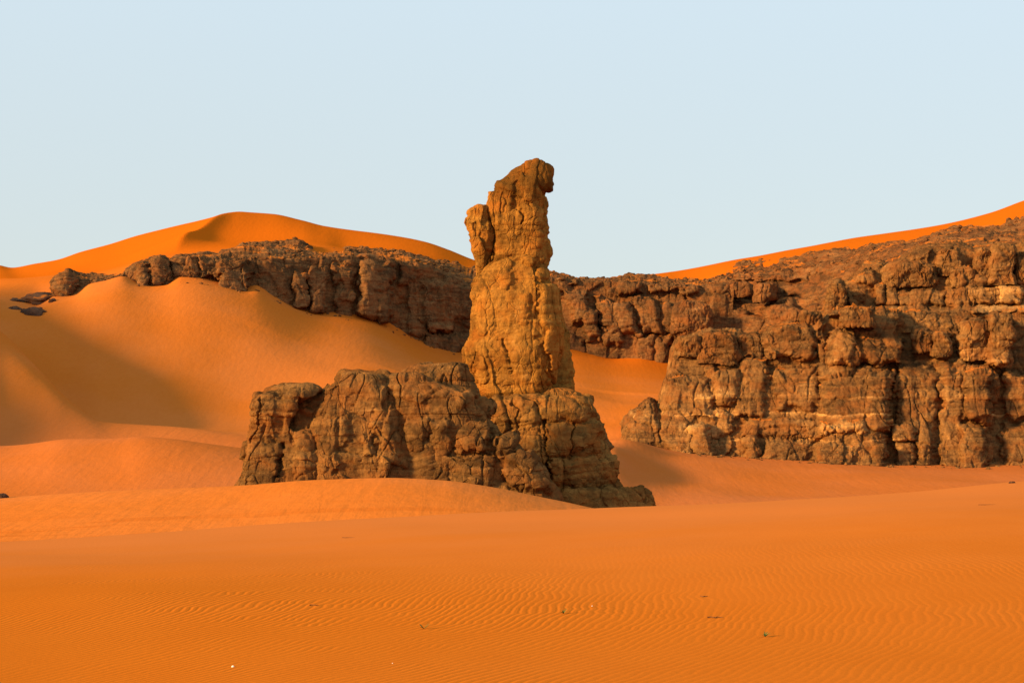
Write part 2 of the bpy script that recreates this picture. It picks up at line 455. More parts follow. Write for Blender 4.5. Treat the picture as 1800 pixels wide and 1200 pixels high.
# soft crest by the foot of the right-hand cliff
Zg += 1.1 * np.exp(-((PX - 1105) / 50.0) ** 2) * np.where(YY > 197, np.exp(-(YY - 197) / 14.0), np.exp(-(197 - YY) / 4.0))
XX = (PX - CX) / F * YY
Pg = np.stack([XX, YY, 0 * XX], -1).reshape(-1, 3)
amp = np.clip(YY / 130.0, 0.12, 1.4).ravel()
Zg += (fbm(Pg, 1 / 38.0, 3, 5) * 0.45 * amp).reshape(Zg.shape) * (YY < 300)
Zg += (fbm(Pg, 1 / 60.0, 3, 8) * 0.9).reshape(Zg.shape) * sstep(330, 400, YY)
Zg += (fbm(Pg, 1 / 8.0, 2, 15) * 0.075).reshape(Zg.shape) * sstep(7, 12, YY) * (1 - sstep(40, 60, YY))
co = np.stack([XX, YY, Zg], -1)
GX, GY, GZ = XX, YY, Zg

def ground_z(x, y):
    j = int(np.clip(np.searchsorted(Ys, y), 1, len(Ys) - 1))
    def row(i): return np.interp(x, GX[i], GZ[i])
    f = (y - Ys[j-1]) / (Ys[j] - Ys[j-1])
    return row(j-1) * (1 - f) + row(j) * f

def strip(name, y0, y1, mat):
    a = int(np.searchsorted(Ys, y0)); b = int(np.searchsorted(Ys, y1))
    if y0 <= 3: a = 0
    sub = co[a:b + 1]
    o = obj(name, mesh_from(name, sub.reshape(-1, 3), grid_faces(len(sub), NC), mat))
    return o
for nm, y0, y1, mt, lb in (('foreground_dune', 3, 68, SAND_F, 'rippled orange sand of the dune in front'),
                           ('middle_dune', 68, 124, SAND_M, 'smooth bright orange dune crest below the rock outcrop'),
                           ('valley_sand', 124, 201, SAND_V, 'low sand swells around the feet of the rocks'),
                           ('bowl_dune', 201, 346, SAND_B, 'large sand slope banked up against the far cliff'),
                           ('far_dune', 346, 5000, SAND_B, 'high bright orange dunes on the skyline')):
    tag(strip(nm, y0, y1, mt), lb, 'sand dune', kind='structure')
# the desert going on behind the camera and out to the horizon
gx, gy = np.meshgrid(np.linspace(-700, 700, 90), np.linspace(-600, 3.6, 60))
gz = -2.35 + fbm(np.stack([gx.ravel(), gy.ravel(), 0 * gx.ravel()], -1), 1 / 120.0, 3, 3).reshape(gx.shape) * 3.0 * sstep(10, 90, np.hypot(gx, gy)) - 6 * sstep(15, 120, np.hypot(gx, gy))
tag(obj('desert_floor', mesh_from('desert_floor', np.stack([gx, gy, gz], -1).reshape(-1, 3), grid_faces(60, 90), SAND_B)), 'open sand behind the viewpoint', 'sand', kind='structure')
gx, gy = np.meshgrid(np.linspace(-9000, 9000, 30), np.linspace(600, 9000, 20))
tag(obj('desert_plain', mesh_from('desert_plain', np.stack([gx, gy, gx * 0 - 24], -1).reshape(-1, 3), grid_faces(20, 30), SAND_B)), 'flat desert beyond the dunes', 'sand', kind='structure')

# ------------------------------------------------------------------ rock building
def grid_normals(P, wrap=False):
    du = np.empty_like(P)
    if wrap:
        du = np.roll(P, -1, 1) - np.roll(P, 1, 1)
    else:
        du[:, 1:-1] = P[:, 2:] - P[:, :-2]; du[:, 0] = P[:, 1] - P[:, 0]; du[:, -1] = P[:, -1] - P[:, -2]
    dv = np.empty_like(P)
    dv[1:-1] = P[2:] - P[:-2]; dv[0] = P[1] - P[0]; dv[-1] = P[-1] - P[-2]
    n = np.cross(du, dv)
    n /= np.maximum(np.linalg.norm(n, axis=-1, keepdims=True), 1e-6)
    return n

def rock_detail(p, s=1.0, seed=0, joints=(), facet=1.0, strata=1.0, crack=1.0, pits=0.3, bil=1.0, rough=1.0, flute=1.0):
    """displacement in metres along the normal and a tone value; s scales feature size, joints are heights of bedding planes"""
    p = p.astype(np.float32)
    wv = np.stack([gnoise(p * (0.16 / s), seed + 40), gnoise(p * (0.16 / s), seed + 41), gnoise(p * (0.20 / s), seed + 42)], 1) * (0.9 * s)
    q = p + wv
    d = fbm(p, 0.085 / s, 3, seed) * 1.0 * s
    tone = np.zeros(len(p), np.float32)
    # broad blocks, then smaller ones: each a tilted facet, with a joint between
    for size, amp, cw, tn, k in (((5.2, 5.2, 7.0), 1.0, 0.7, 0.30, 1), ((2.0, 2.0, 2.4), 0.24, 0.30, 0.14, 2), ((0.8, 0.8, 0.75), 0.09, 0.17, 0.08, 3)):
        off, e, r = cells(q + (3 - k) * 5.1, np.array(size) * s, seed + 100 * k)
        d += facet * amp * s * ((r[:, 0] - 0.5) * 0.8 + off[:, 0] * (r[:, 1] - 0.5) * 1.3 + off[:, 2] * (r[:, 2] - 0.62) * 1.3)
        d -= 0.4 * crack * cw * s * (1 - sstep(0.0, 0.07, e)) * (0.1 + 0.9 * sstep(0.0, 0.25, gnoise(p * (0.22 * k / s), seed + 111 * k)))
        tone += tn * (r[:, 2] - 0.5)
    # bedding: uneven ledges that run level round the rock
    zz = p[:, 2] + 0.30 * s * gnoise(p * (0.25 / s), seed + 55)
    for f, a in ((0.55, 0.26), (1.5, 0.15), (3.4, 0.06)):
        zq = zz * f / s
        i = np.floor(zq)
        fr = zq - i
        h0 = _hash(i.astype(np.int64), i.astype(np.int64) * 0, i.astype(np.int64) * 0, seed + 61).astype(np.float32) / 4294967295.0
        h1 = _hash(i.astype(np.int64) + 1, i.astype(np.int64) * 0, i.astype(np.int64) * 0, seed + 61).astype(np.float32) / 4294967295.0
        lay = h0 + (h1 - h0) * sstep(0.82, 1.0, fr)
        m = 0.35 + 0.65 * sstep(-0.25, 0.3, gnoise(p * np.array([0.1, 0.1, 0.2], np.float32) / s, seed + 63))
        d += strata * a * s * (lay - 0.5) * 1.2 * m
        d -= strata * a * s * 0.5 * (1 - sstep(0.0, 0.10, np.abs(fr - 0.91))) * m
        tone += 0.30 * (lay - 0.5) * m
    for (z0, wd, dp, pale) in joints:
        zj = p[:, 2] - z0 + 0.12 * gnoise(p * 0.5, seed + 77) + 0.55 * gnoise(p * 0.09, seed + 78)
        mk = 0.05 + 0.95 * sstep(-0.1, 0.25, gnoise(p * np.array([0.13, 0.13, 0.05], np.float32), seed + int(z0 * 7) % 97))
        d -= 0.75 * dp * mk * (1 - sstep(0.0, 0.75 * wd, np.abs(zj)))
        tone += pale * mk * np.where(zj < 0, 1 - sstep(0.0, 4.0 * wd, -zj), 0)
    # fluting
    fl = fbm(q, np.array([0.55, 0.55, 0.09]) / s, 3, seed + 81)
    d += 0.20 * flute * s * fl - 0.55 * s * (1 - sstep(0.0, 0.06, np.abs(gnoise(p * np.array([0.42, 0.42, 0.05], np.float32) / s, seed + 82)) * 1.6)) * crack * sstep(-0.1, 0.25, gnoise(p * (0.1 / s), seed + 83))
    # long slanting joints
    for sh, k in ((0.45, 0), (-0.6, 1)):
        qs = p.copy(); qs[:, 0] += sh * qs[:, 2]
        f2 = gnoise(qs * np.array([0.30, 0.30, 0.035], np.float32) / s, seed + 85 + 3 * k)
        d -= 0.4 * s * crack * (1 - sstep(0.0, 0.03, np.abs(f2))) * sstep(0.0, 0.3, gnoise(p * (0.15 / s), seed + 88 + k))
    fine_v = gnoise(q * np.array([2.2, 2.2, 0.35], np.float32) / s, seed + 92)
    d += 0.10 * flute * s * fine_v
    d += fbm(p, 0.8 / s, 4, seed + 90, 0.55) * 0.22 * s * rough
    # weathered bulges with sharp creases between them
    qa = q * np.array([0.42, 0.42, 0.36], np.float32) / s
    d += s * bil * (0.75 * np.abs(gnoise(qa, seed + 120)) + 0.42 * np.abs(gnoise(qa * 2.3 + 3.1, seed + 121)) + 0.24 * np.abs(gnoise(qa * np.array([4.9, 4.9, 7.0], np.float32), seed + 122)))
    if pits > 0:
        pn = gnoise(p * (1.1 / s), seed + 95); pm = sstep(0.05, 0.35, gnoise(p * (0.14 / s), seed + 96))
        d -= pits * s * pm * sstep(0.22, 0.55, pn)
    return d - 0.8 * d.mean(), tone

def lobe(name, rows, Y, mat, parent, depth=0.8, n=3.0, s=1.0, seed=0, amp=1.0, step=1.3, cols=220, joints=(), yshift=None, feats=None, pits=0.3, facet=1.0, strata=1.0, crack=1.0, dmin=0.0, dmax=99.0, tone0=0.0, lean=0.0, warp=1.0, bil=0.4, foot=True, rough=1.0, flute=1.0):
    """a free-standing mass of rock lofted through rows of (photo row, left, right) at distance Y"""
    rows = sorted(rows)
    if rows[-1][0] >= 840 and foot: rows.append((rows[-1][0] + 55, rows[-1][1] - 8, rows[-1][2] + 10))
    py0, py1 = rows[0][0], rows[-1][0]
    R = max(12, int((py1 - py0) / step))
    py = np.linspace(py0, py1, R)
    py = py0 + (py1 - py0) * (np.linspace(0, 1, R) ** 1.0)
    xl = curve([(r[0], r[1]) for r in rows], py); xr = curve([(r[0], r[2]) for r in rows], py)
    m = Y / F
    cx = ((xl + xr) / 2 - CX) * m; hw = np.maximum((xr - xl) / 2 * m, 0.02)
    dp = np.clip(hw * depth, dmin, dmax)
    dp = np.minimum(dp, hw * 3)
    z = (HZ - py) * m
    # more columns on the side that is seen
    tt = np.linspace(0, 1, cols, endpoint=False)
    th = -np.pi / 2 + 2 * np.pi * (tt - 0.5) + 0.55 * np.sin(2 * np.pi * (tt - 0.5)) * -1.0
    ct, st = np.cos(th), np.sin(th)
    ex = 2.0 / n
    ux = np.sign(ct) * np.abs(ct) ** ex; uy = np.sign(st) * np.abs(st) ** ex
    P = np.zeros((R, cols, 3))
    P[..., 0] = cx[:, None] + hw[:, None] * ux[None]
    P[..., 1] = Y + dp[:, None] * uy[None] + lean * (z - z[-1])[:, None]
    P[..., 2] = z[:, None]
    wf = P.reshape(-1, 3).astype(np.float32)
    for fq, am in ((0.22, 0.5), (0.6, 0.22), (1.6, 0.15)):
        wq = wf * (fq / s)
        P[..., 0] += (gnoise(wq, seed + 301) * am * s * warp).reshape(R, cols)
        P[..., 1] += (gnoise(wq, seed + 302) * am * s * warp).reshape(R, cols)
        P[..., 2] += (gnoise(wq, seed + 303) * 0.7 * am * s * warp).reshape(R, cols)
    N = grid_normals(P, True)
    out = np.stack([ct, st, 0 * ct], -1)[None]
    sg = np.sign((N * out).sum(-1, keepdims=True)); sg[sg == 0] = 1
    N = N * sg
    flat = P.reshape(-1, 3)
    d, tone = rock_detail(flat, s, seed, joints, facet, strata, crack, pits, bil, rough, flute)
    d = d * amp; 
    if feats is not None:
        fpx = CX + flat[:, 0] / m; fpy_ = HZ - flat[:, 2] / m
        front = sstep(0.15, -0.15, flat[:, 1] - Y)
        df, tf = features(fpx, fpy_, feats, seed)
        d = d + df * front; tone = tone + tf * front
    endf = np.clip((hw / (1.6 * s)), 0.12, 1.0) ** 0.8
    d = (d.reshape(R, cols) * endf[:, None])
    P = P + N * d[..., None]
    P[0] = P[0].mean(0)
    fc = grid_faces(R, cols, True)[:, ::-1]
    co_ = P.reshape(-1, 3)
    me = mesh_from(name, co_, fc, mat, True, {'tone': tone + tone0})
    return obj(name, me, parent)

def features(px, py, feats, seed=0):
    """pillow-shaped projections and hollows on a face: (x0,x1,y0,y1,protrusion,soft,slant,pale)"""
    q = np.stack([px * 0.045, py * 0.045, 0 * px], 1)
    q2 = q * 3.3
    wx = gnoise(q, seed + 201) * 11 + gnoise(q2, seed + 203) * 4; wy = gnoise(q, seed + 202) * 11 + gnoise(q2, seed + 204) * 2.5
    px = px + wx; py = py + wy
    d = np.zeros(len(px)); tone = np.zeros(len(px))
    for f in feats:
        x0, x1, y0, y1, p, s = f[:6]
        sl = f[6] if len(f) > 6 else 0.0
        pale = f[7] if len(f) > 7 else 0.0
        xs = px - sl * (py - y0)
        mm = np.minimum(np.minimum(xs - x0, x1 - xs), np.minimum(py - y0, y1 - py)) / s
        mm = np.clip(mm, 0, 1)
        pr = np.sqrt(np.maximum(0, 1 - (1 - mm) ** 2))
        if p >= 0: d = np.maximum(d, p * pr)
        else: d = d + p * pr
        tone = tone + pale * sstep(0, 0.5, mm)
    return d, tone

def relief(name, px, lines, mat, parent, step=1.6, s=1.2, seed=0, feats=(), joints=(), amp=1.0, pits=0.3, facet=1.0, strata=1.0, crack=1.0, extra_tone=None, edge_noise=3.0, bil=0.75):
    """a rock face: for each column, control lines (py, Y) from foot to top, then relief and detail"""
    n = len(px)
    jag = np.stack([px * 0.05, 0 * px, 0 * px + seed], 1)
    jn = gnoise(jag, seed) * edge_noise + gnoise(jag * 3.1, seed + 1) * edge_noise * 0.6 + gnoise(jag * 8.0, seed + 2) * edge_noise * 0.3
    LP = np.stack([curve(l[0], px, False) for l in lines]); LY = np.stack([curve(l[1], px) if not np.isscalar(l[1]) else l[1] + 0 * px for l in lines])
    LP[1:] += jn * np.linspace(0.3, 1.0, len(lines) - 1)[:, None]
    for k in range(1, len(lines)): LP[k] = np.minimum(LP[k], LP[k - 1] - 0.6)
    tot = np.maximum((LP[0] - LP[-1]).max(), 20)
    # rows shared between the bands by their mean height (bands that recede get extra rows)
    P, V = [], []
    for k in range(len(lines) - 1):
        hgt = (LP[k] - LP[k + 1]).max(); dep = np.abs(LY[k + 1] - LY[k]).max() * 1.0
        r = max(3, int(max(hgt / step, dep / 0.8)))
        tt = np.linspace(0, 1, r, endpoint=(k == len(lines) - 2))[:, None]
        P.append(LP[k][None] * (1 - tt) + LP[k + 1][None] * tt); V.append(LY[k][None] * (1 - tt) + LY[k + 1][None] * tt)
    PY = np.concatenate(P); YD = np.concatenate(V); R = len(PY)
    # round off the steps between bands
    for _ in range(3):
        YD[1:-1] = 0.25 * YD[:-2] + 0.5 * YD[1:-1] + 0.25 * YD[2:]
    PXg = np.broadcast_to(px[None], PY.shape)
    ft = np.zeros(PY.size)
    if len(feats):
        df, ft = features(PXg.ravel().copy(), PY.ravel().copy(), feats, seed)
        YD = YD - df.reshape(YD.shape)
    B = W(PXg, PY, YD)
    Nn = grid_normals(B)
    for _ in range(4):
        Nn[1:-1] = (Nn[:-2] + Nn[1:-1] * 2 + Nn[2:]); Nn[:, 1:-1] = (Nn[:, :-2] + Nn[:, 1:-1] * 2 + Nn[:, 2:])
        Nn /= np.maximum(np.linalg.norm(Nn, axis=-1, keepdims=True), 1e-6)
    sg = np.where(Nn[..., 1:2] > 0, -1.0, 1.0) * np.where((np.abs(Nn[..., 1:2]) < 0.15) & (Nn[..., 2:3] > 0), np.where(Nn[..., 1:2] > 0, -1, 1), 1)
    Nn = Nn * sg
    d, tone = rock_detail(B.reshape(-1, 3), s, seed, joints, facet, strata, crack, pits, bil)
    B = B + Nn * (d * amp).reshape(R, n)[..., None]
    tone = tone + ft
    if extra_tone is not None: tone = tone + extra_tone(PXg.ravel(), PY.ravel())
    me = mesh_from(name, B.reshape(-1, 3), grid_faces(R, n), mat, True, {'tone': tone})
    o = obj(name, me, parent)
    return o, B, PXg, PY

def cols(a, b, step, outside=None):
    x = np.arange(a, b, step)
    if outside: x = np.concatenate([x, np.linspace(b, outside, max(4, int((outside - b) / 9)))])
    return x.astype(float)

# ------------------------------------------------------------------ the rock pillar
Yp = 132.0
mp = Yp / F
def zat(py, Y): return (HZ - py) / F * Y
pillar = thing('rock_pillar', (1.5, Yp, -13.0), 'tall golden sandstone pillar leaning up from its stepped base', 'rock pillar')
pj = [(zat(493, Yp), 0.18, 0.35, 0.0), (zat(600, Yp), 0.14, 0.3, 0.15), (zat(508, Yp), 0.1, 0.2, 0.1), (zat(628, Yp), 0.1, 0.18, 0.0)]
shaft = [(285.5, 934, 948), (286.5, 927, 956), (289, 920, 965), (293, 911, 970), (299, 902, 972), (306, 894, 972), (313, 886, 971), (320, 879, 968), (328, 872, 964), (336, 867, 960), (346, 860, 955),
         (352, 857, 952), (361, 855, 951), (372, 854, 951), (382, 857, 951), (392, 861, 952), (402, 866, 953), (412, 869, 954), (430, 870, 955), (442, 869, 955),
         (456, 866, 955), (466, 859, 957), (474, 851, 960), (482, 843, 965), (492, 834, 968), (502, 830, 972), (512, 827, 975), (530, 830, 977), (560, 829, 980), (590, 827, 983),
         (604, 820, 980), (618, 814, 979), (634, 816, 976), (656, 828, 970), (680, 839, 965), (702, 846, 964), (722, 852, 966), (760, 850, 975)]
flank = [(300, 935, 962), (318, 930, 966), (330, 925, 963), (345, 920, 961), (352, 915, 965), (361, 915, 967), (372, 915, 961), (384, 910, 959), (394, 910, 962), (410, 905, 963), (430, 905, 965), (441, 900, 968),
         (455, 900, 965), (470, 895, 964), (490, 890, 968), (510, 885, 976), (540, 885, 985), (570, 885, 993), (594, 885, 1000), (625, 885, 1005), (654, 890, 1011), (680, 895, 1014), (702, 900, 1019), (730, 900, 1024)]
pf = [(866, 946, 372, 460, 0.4, 22, 0, 0.20), (912, 948, 310, 470, 0.6, 10, 0.02, 0.10), (873, 905, 320, 430, 0.35, 16, 0.0, 0.0),
      (880, 900, 462, 520, 0.25, 8, -0.1, 0.0), (937, 964, 466, 494, 0.35, 9, 0, -0.1), (926, 966, 288, 338, 0.6, 14, 0, -0.2),
      (832, 930, 515, 700, 0.4, 26, 0.08, 0.15), (940, 985, 500, 690, 0.5, 10, 0.10, 0.10), (925, 950, 600, 690, 0.3, 10, 0.1, -0.15),
      (934, 938, 500, 700, -0.7, 2, 0.16), (972, 976, 610, 690, -0.6, 2, -0.05), (884, 887, 600, 660, -0.4, 2, 0.25), (910, 913, 300, 400, -0.4, 2, 0.04),
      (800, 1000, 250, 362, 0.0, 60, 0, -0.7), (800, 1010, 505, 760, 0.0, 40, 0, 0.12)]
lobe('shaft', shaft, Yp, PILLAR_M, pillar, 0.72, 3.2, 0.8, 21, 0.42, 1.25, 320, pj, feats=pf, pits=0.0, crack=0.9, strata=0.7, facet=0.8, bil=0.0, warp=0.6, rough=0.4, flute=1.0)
lobe('shaded_flank', flank, Yp + 3.0, HORN_M, pillar, 1.0, 1.35, 0.8, 29, 0.5, 1.5, 130, pj[:1], crack=0.5, facet=0.6)
horn = [(359.5, 840, 853), (361, 835, 858), (365, 827, 862), (370, 822, 864), (380, 821, 865), (386, 816, 867), (391, 814, 869), (398, 818, 871), (408, 820, 873), (416, 821, 873),
        (424, 826, 872), (432, 829, 870), (444, 832, 865), (455, 835, 860), (470, 837, 854), (484, 838, 849), (496, 833, 848), (508, 830, 850)]
lobe('cleft_rock', [(395, 845, 890), (420, 836, 895), (450, 840, 895), (480, 838, 890), (510, 832, 890)], Yp + 5.5, HORN_M, pillar, 0.6, 2.4, 0.7, 34, 0.5, 1.3, 90)
lobe('side_horn', horn, Yp - 0.7, HORN_M, pillar, 0.8, 2.6, 0.7, 33, 0.5, 1.1, 170, [(zat(412, Yp), 0.12, 0.25, 0.0)], strata=0.8)
lobe('knob', [(335.5, 860, 866), (337, 858, 869), (342, 857, 871), (350, 856, 872), (357, 854, 873), (364, 856, 874), (370, 860, 876)], Yp - 0.3, HORN_M, pillar, 0.9, 2.8, 0.6, 35, 0.35, 1.1, 90)
plinth = [(684, 950, 980), (688, 925, 997), (694, 900, 1010), (702, 872, 1021), (712, 858, 1031), (722, 852, 1037), (734, 850, 1041), (748, 850, 1046), (764, 852, 1052), (790, 856, 1068), (806, 860, 1075), (822, 864, 1081), (840, 870, 1089),
          (850, 874, 1096), (857, 872, 1104), (862, 870, 1113), (869, 868, 1122), (890, 862, 1136), (910, 856, 1148), (930, 850, 1156)]
plj = [(zat(732, Yp), 0.1, 0.2, 0.1), (zat(762, Yp), 0.12, 0.2, 0.4), (zat(853, Yp), 0.1, 0.3, 0.3), (zat(788, Yp), 0.1, 0.15, 0.1), (zat(822, Yp), 0.1, 0.15, 0.15)]
plf = [(870, 950, 700, 745, 0.5, 20), (950, 1040, 698, 740, 0.7, 18), (955, 1050, 745, 800, 0.7, 22), (880, 950, 762, 860, 0.4, 24, 0.2, 0.15), (960, 1075, 800, 850, 0.8, 20, 0.2),
       (985, 1070, 850, 920, 0.8, 14, 0.2), (1030, 1130, 856, 920, 0.9, 14, 0.4), (952, 956, 735, 850, -0.8, 2, 0.1), (905, 908, 700, 760, -0.4, 2), (1000, 1003, 740, 800, -0.5, 2)]
lobe('plinth', plinth, Yp - 1.6, PLINTH_M, pillar, 0.70, 2.8, 0.9, 44, 0.7, 1.2, 330, plj, feats=plf, strata=1.0, facet=0.95, bil=0.03, crack=1.2, rough=0.5, warp=0.7)
lobe('slab', [(746, 1052, 1060), (750, 1048, 1064), (758, 1045, 1067), (768, 1043, 1072), (778, 1045, 1079), (785, 1048, 1083), (792, 1052, 1076), (800, 1056, 1070)], Yp + 4.5, OUT_M, pillar, 1.0, 1.6, 0.6, 47, 0.6, 1.2, 90)
lobe('toe_rock', [(856, 1084, 1100), (862, 1078, 1110), (872, 1072, 1121), (882, 1066, 1132), (892, 1060, 1142), (910, 1054, 1152), (930, 1050, 1158)], Yp - 3.4, PLINTH_M, pillar, 0.6, 2.2, 0.7, 48, 0.7, 1.2, 120)

# ------------------------------------------------------------------ the low outcrop in front of it
Yo = 114.0
outc = thing('rock_outcrop', ((640 - CX) / F * Yo, Yo, -11.5), 'long low olive-brown rock outcrop in rounded blocks left of the pillar', 'rock outcrop')
lobe('core', [(672, 640, 800), (680, 600, 830), (694, 480, 842), (708, 462, 848), (730, 454, 854), (760, 448, 872), (800, 442, 915), (840, 438, 950), (880, 430, 985)], Yo + 1.7, OUT_M, outc, 0.30, 3.4, 0.75, 50, 0.6, 1.6, 200, [], bil=0.2)
A = [(676, 500, 520), (678.5, 492, 545), (683, 480, 557), (688, 470, 564), (692, 457, 565), (698, 452, 564), (717, 443, 562), (745, 440, 556), (770, 437, 560), (792, 434, 566), (820, 430, 568), (849, 422, 570), (880, 414, 575)]
fA = [(452, 530, 692, 775, 0.3, 30, -0.15, 0.1), (520, 566, 755, 860, 0.75, 18, 0.1), (440, 500, 775, 850, 0.35, 16, 0, 0.1), (536, 566, 692, 755, -1.84, 14, -0.3, -0.3), (470, 474, 700, 780, -0.57, 3, -0.3), (505, 509, 770, 850, -1.03, 3, -0.2)]
jA = [(zat(692, Yo), 0.14, 0.45, 0.25), (zat(777, Yo), 0.12, 0.3, 0.2), (zat(749, Yo), 0.06, 0.15, 0.0)]
lobe('left_block', A, Yo, OUT_M, outc, 0.85, 3.4, 0.75, 51, 0.62, 1.2, 260, jA, feats=fA, bil=0.0, facet=0.95, crack=1.3, strata=1.2, rough=0.5, flute=0.8, warp=0.7)
B_ = [(653, 620, 645), (655, 604, 664), (659, 598, 675), (664, 591, 680), (672, 578, 684), (684, 567, 690), (695, 561, 693), (712, 556, 696), (735, 550, 698), (753, 548, 700), (775, 552, 706), (798, 556, 714), (834, 556, 718), (880, 556, 722)]
fB = [(575, 620, 720, 850, 0.3, 20), (612, 648, 777, 788, -1.84, 7, 0, -0.1), (640, 662, 760, 800, 0.5, 9, 0.1, 0.25), (660, 712, 720, 850, 0.6, 18, 0.1), (598, 640, 785, 835, -0.57, 14, 0, -0.2), (560, 600, 760, 850, 0.4, 18)]
jB = [(zat(692, Yo), 0.08, 0.2, 0.2), (zat(718, Yo), 0.08, 0.2, 0.15), (zat(830, Yo), 0.1, 0.25, 0.3), (zat(671, Yo), 0.1, 0.25, 0.0)]
lobe('middle_block', B_, Yo, OUT_M, outc, 0.72, 3.0, 0.75, 52, 0.62, 1.2, 280, jB, feats=fB, bil=0.0, facet=0.95, crack=1.3, strata=1.2, rough=0.5, flute=0.8, warp=0.7)
C_ = [(658, 700, 716), (660, 692, 734), (665, 686, 745), (672, 682, 756), (680, 680, 775), (690, 682, 810), (702, 684, 836), (716, 686, 846), (728, 688, 852), (740, 690, 852), (770, 692, 850), (800, 700, 856), (840, 704, 870), (880, 704, 880)]
fC = [(712, 760, 735, 800, 0.5, 18), (760, 794, 735, 850, 0.5, 14), (793, 797, 690, 840, -1.03, 3, 0.0), (716, 760, 800, 850, 0.35, 14, 0.1), (706, 712, 690, 830, -0.57, 4, 0.1), (710, 724, 686, 700, -0.8, 6), (732, 746, 688, 700, -0.8, 6), (722, 736, 702, 718, -0.92, 6), (742, 754, 704, 718, -0.92, 6), (760, 772, 700, 716, -0.8, 6), (775, 790, 694, 710, -0.69, 6), (800, 850, 690, 712, 0.35, 10)]
jC = [(zat(668, Yo), 0.1, 0.4, 0.3), (zat(718, Yo), 0.12, 0.3, 0.2), (zat(731, Yo), 0.1, 0.35, 0.0), (zat(832, Yo), 0.1, 0.25, 0.25)]
lobe('right_block', C_, Yo + 0.6, OUT_M, outc, 0.60, 3.0, 0.75, 53, 0.62, 1.2, 300, jC, feats=fC, bil=0.0, facet=0.95, crack=1.3, strata=1.2, rough=0.5, flute=0.8, warp=0.7)
D_ = [(636, 785, 803), (638, 756, 812), (642, 742, 820), (648, 730, 824), (655, 720, 828), (664, 716, 834), (676, 714, 840), (690, 712, 845), (703, 712, 849), (720, 712, 855), (735, 714, 858), (780, 714, 870), (850, 714, 880)]
lobe('top_dome', D_, Yo + 4.0, OUT_M, outc, 0.62, 2.6, 0.75, 54, 0.62, 1.2, 240, [(zat(668, Yo), 0.14, 0.4, 0.1), (zat(655, Yo), 0.08, 0.2, 0.0), (zat(728, Yo), 0.15, 0.4, 0.0)], bil=0.1, rough=0.7, crack=1.2,
     feats=[(800, 856, 700, 735, 0.8, 12)])
E_ = [(729, 822, 838), (732, 806, 850), (738, 796, 862), (744, 792, 872), (752, 790, 879), (764, 788, 885), (772, 788, 893), (783, 786, 909), (797, 786, 924), (811, 786, 939), (828, 786, 950), (845, 786, 962), (866, 786, 978), (890, 784, 992)]
lobe('right_spur', E_, Yo + 0.2, OUT_M, outc, 0.52, 2.8, 0.75, 55, 0.62, 1.2, 280, [(zat(796, Yo), 0.12, 0.45, 0.1), (zat(760, Yo), 0.08, 0.2, 0.0), (zat(815, Yo), 0.1, 0.3, 0.0)], bil=0.1, rough=0.7, crack=1.2,
     feats=[(800, 862, 740, 795, 0.9, 16), (862, 900, 765, 800, 0.8, 12, 0.3), (870, 940, 800, 860, 0.9, 16, 0.5), (845, 870, 794, 799, -1.2, 3, 0, -0.1), (800, 870, 800, 860, 0.7, 18), (872, 876, 745, 860, -0.6, 3)])

# ------------------------------------------------------------------ the right-hand cliff
cliff = thing('cliff', (45.0, 232.0, -12.0), 'high varnished brown cliff of stepped buttresses right of the pillar', 'cliff')
Yr = 220.0
TOPR = [(1092, 775), (1096, 752), (1102, 738), (1112, 727), (1124, 720), (1133, 708), (1141, 704), (1149, 708), (1154, 722), (1160, 715), (1167, 696), (1174, 672), (1180, 645), (1184, 618), (1189, 602), (1197, 596), (1212, 592), (1228, 590), (1232, 585), (1262, 583), (1292, 585), (1336, 592),
        (1342, 586), (1350, 580), (1400, 574), (1430, 570), (1444, 556), (1452, 545), (1460, 505), (1470, 499), (1484, 503), (1490, 500), (1500, 492), (1520, 470), (1545, 462), (1562, 468), (1578, 462), (1600, 446), (1625, 436), (1680, 428), (1712, 437), (1720, 434), (1780, 430), (1800, 428), (2400, 400)]
def off(pts, d): return [(a, b + d) for a, b in pts]
def mixl(pts, val, keep): return [(a, max(b + keep, val)) for a, b in pts]
linesR = [
    ([(1092, 880), (2400, 880)], [(1092, 212), (1180, 211), (1300, 209), (1560, 208), (1740, 210), (2400, 203)]),
    (mixl(TOPR, 740, 4), [(1092, 217), (1180, 216), (1300, 215), (1560, 214), (1740, 216), (2400, 208)]),
    (mixl(TOPR, 660, 3), [(1092, 219), (1180, 219), (1300, 218), (1560, 217), (1740, 218), (2400, 211)]),
    (mixl(TOPR, 632, 2.4), [(1092, 220), (1180, 220), (1300, 219.5), (1560, 219), (1740, 219.5), (2400, 212)]),
    (mixl(TOPR, 548, 1.8), [(1092, 222), (1200, 222), (1400, 223), (1560, 224), (1740, 224), (2400, 215)]),
    (mixl(TOPR, 538, 1.2), [(1092, 224), (1200, 224), (1400, 226), (1560, 231), (1740, 230), (2400, 222)]),
    (mixl(TOPR, 503, 0.9), [(1092, 225), (1200, 226), (1400, 228), (1560, 233), (1740, 232), (2400, 224)]),
    (off(TOPR, 0), [(1092, 226), (1200, 228), (1400, 231), (1560, 236), (1740, 236), (2400, 228)]),
    (off(TOPR, -3), [(1092, 232), (1200, 238), (1400, 244), (1560, 250), (1740, 252), (2400, 248)]),
    (off(TOPR, 20), [(1092, 246), (1200, 252), (1400, 258), (1560, 264), (1740, 266), (2400, 262)]),
]
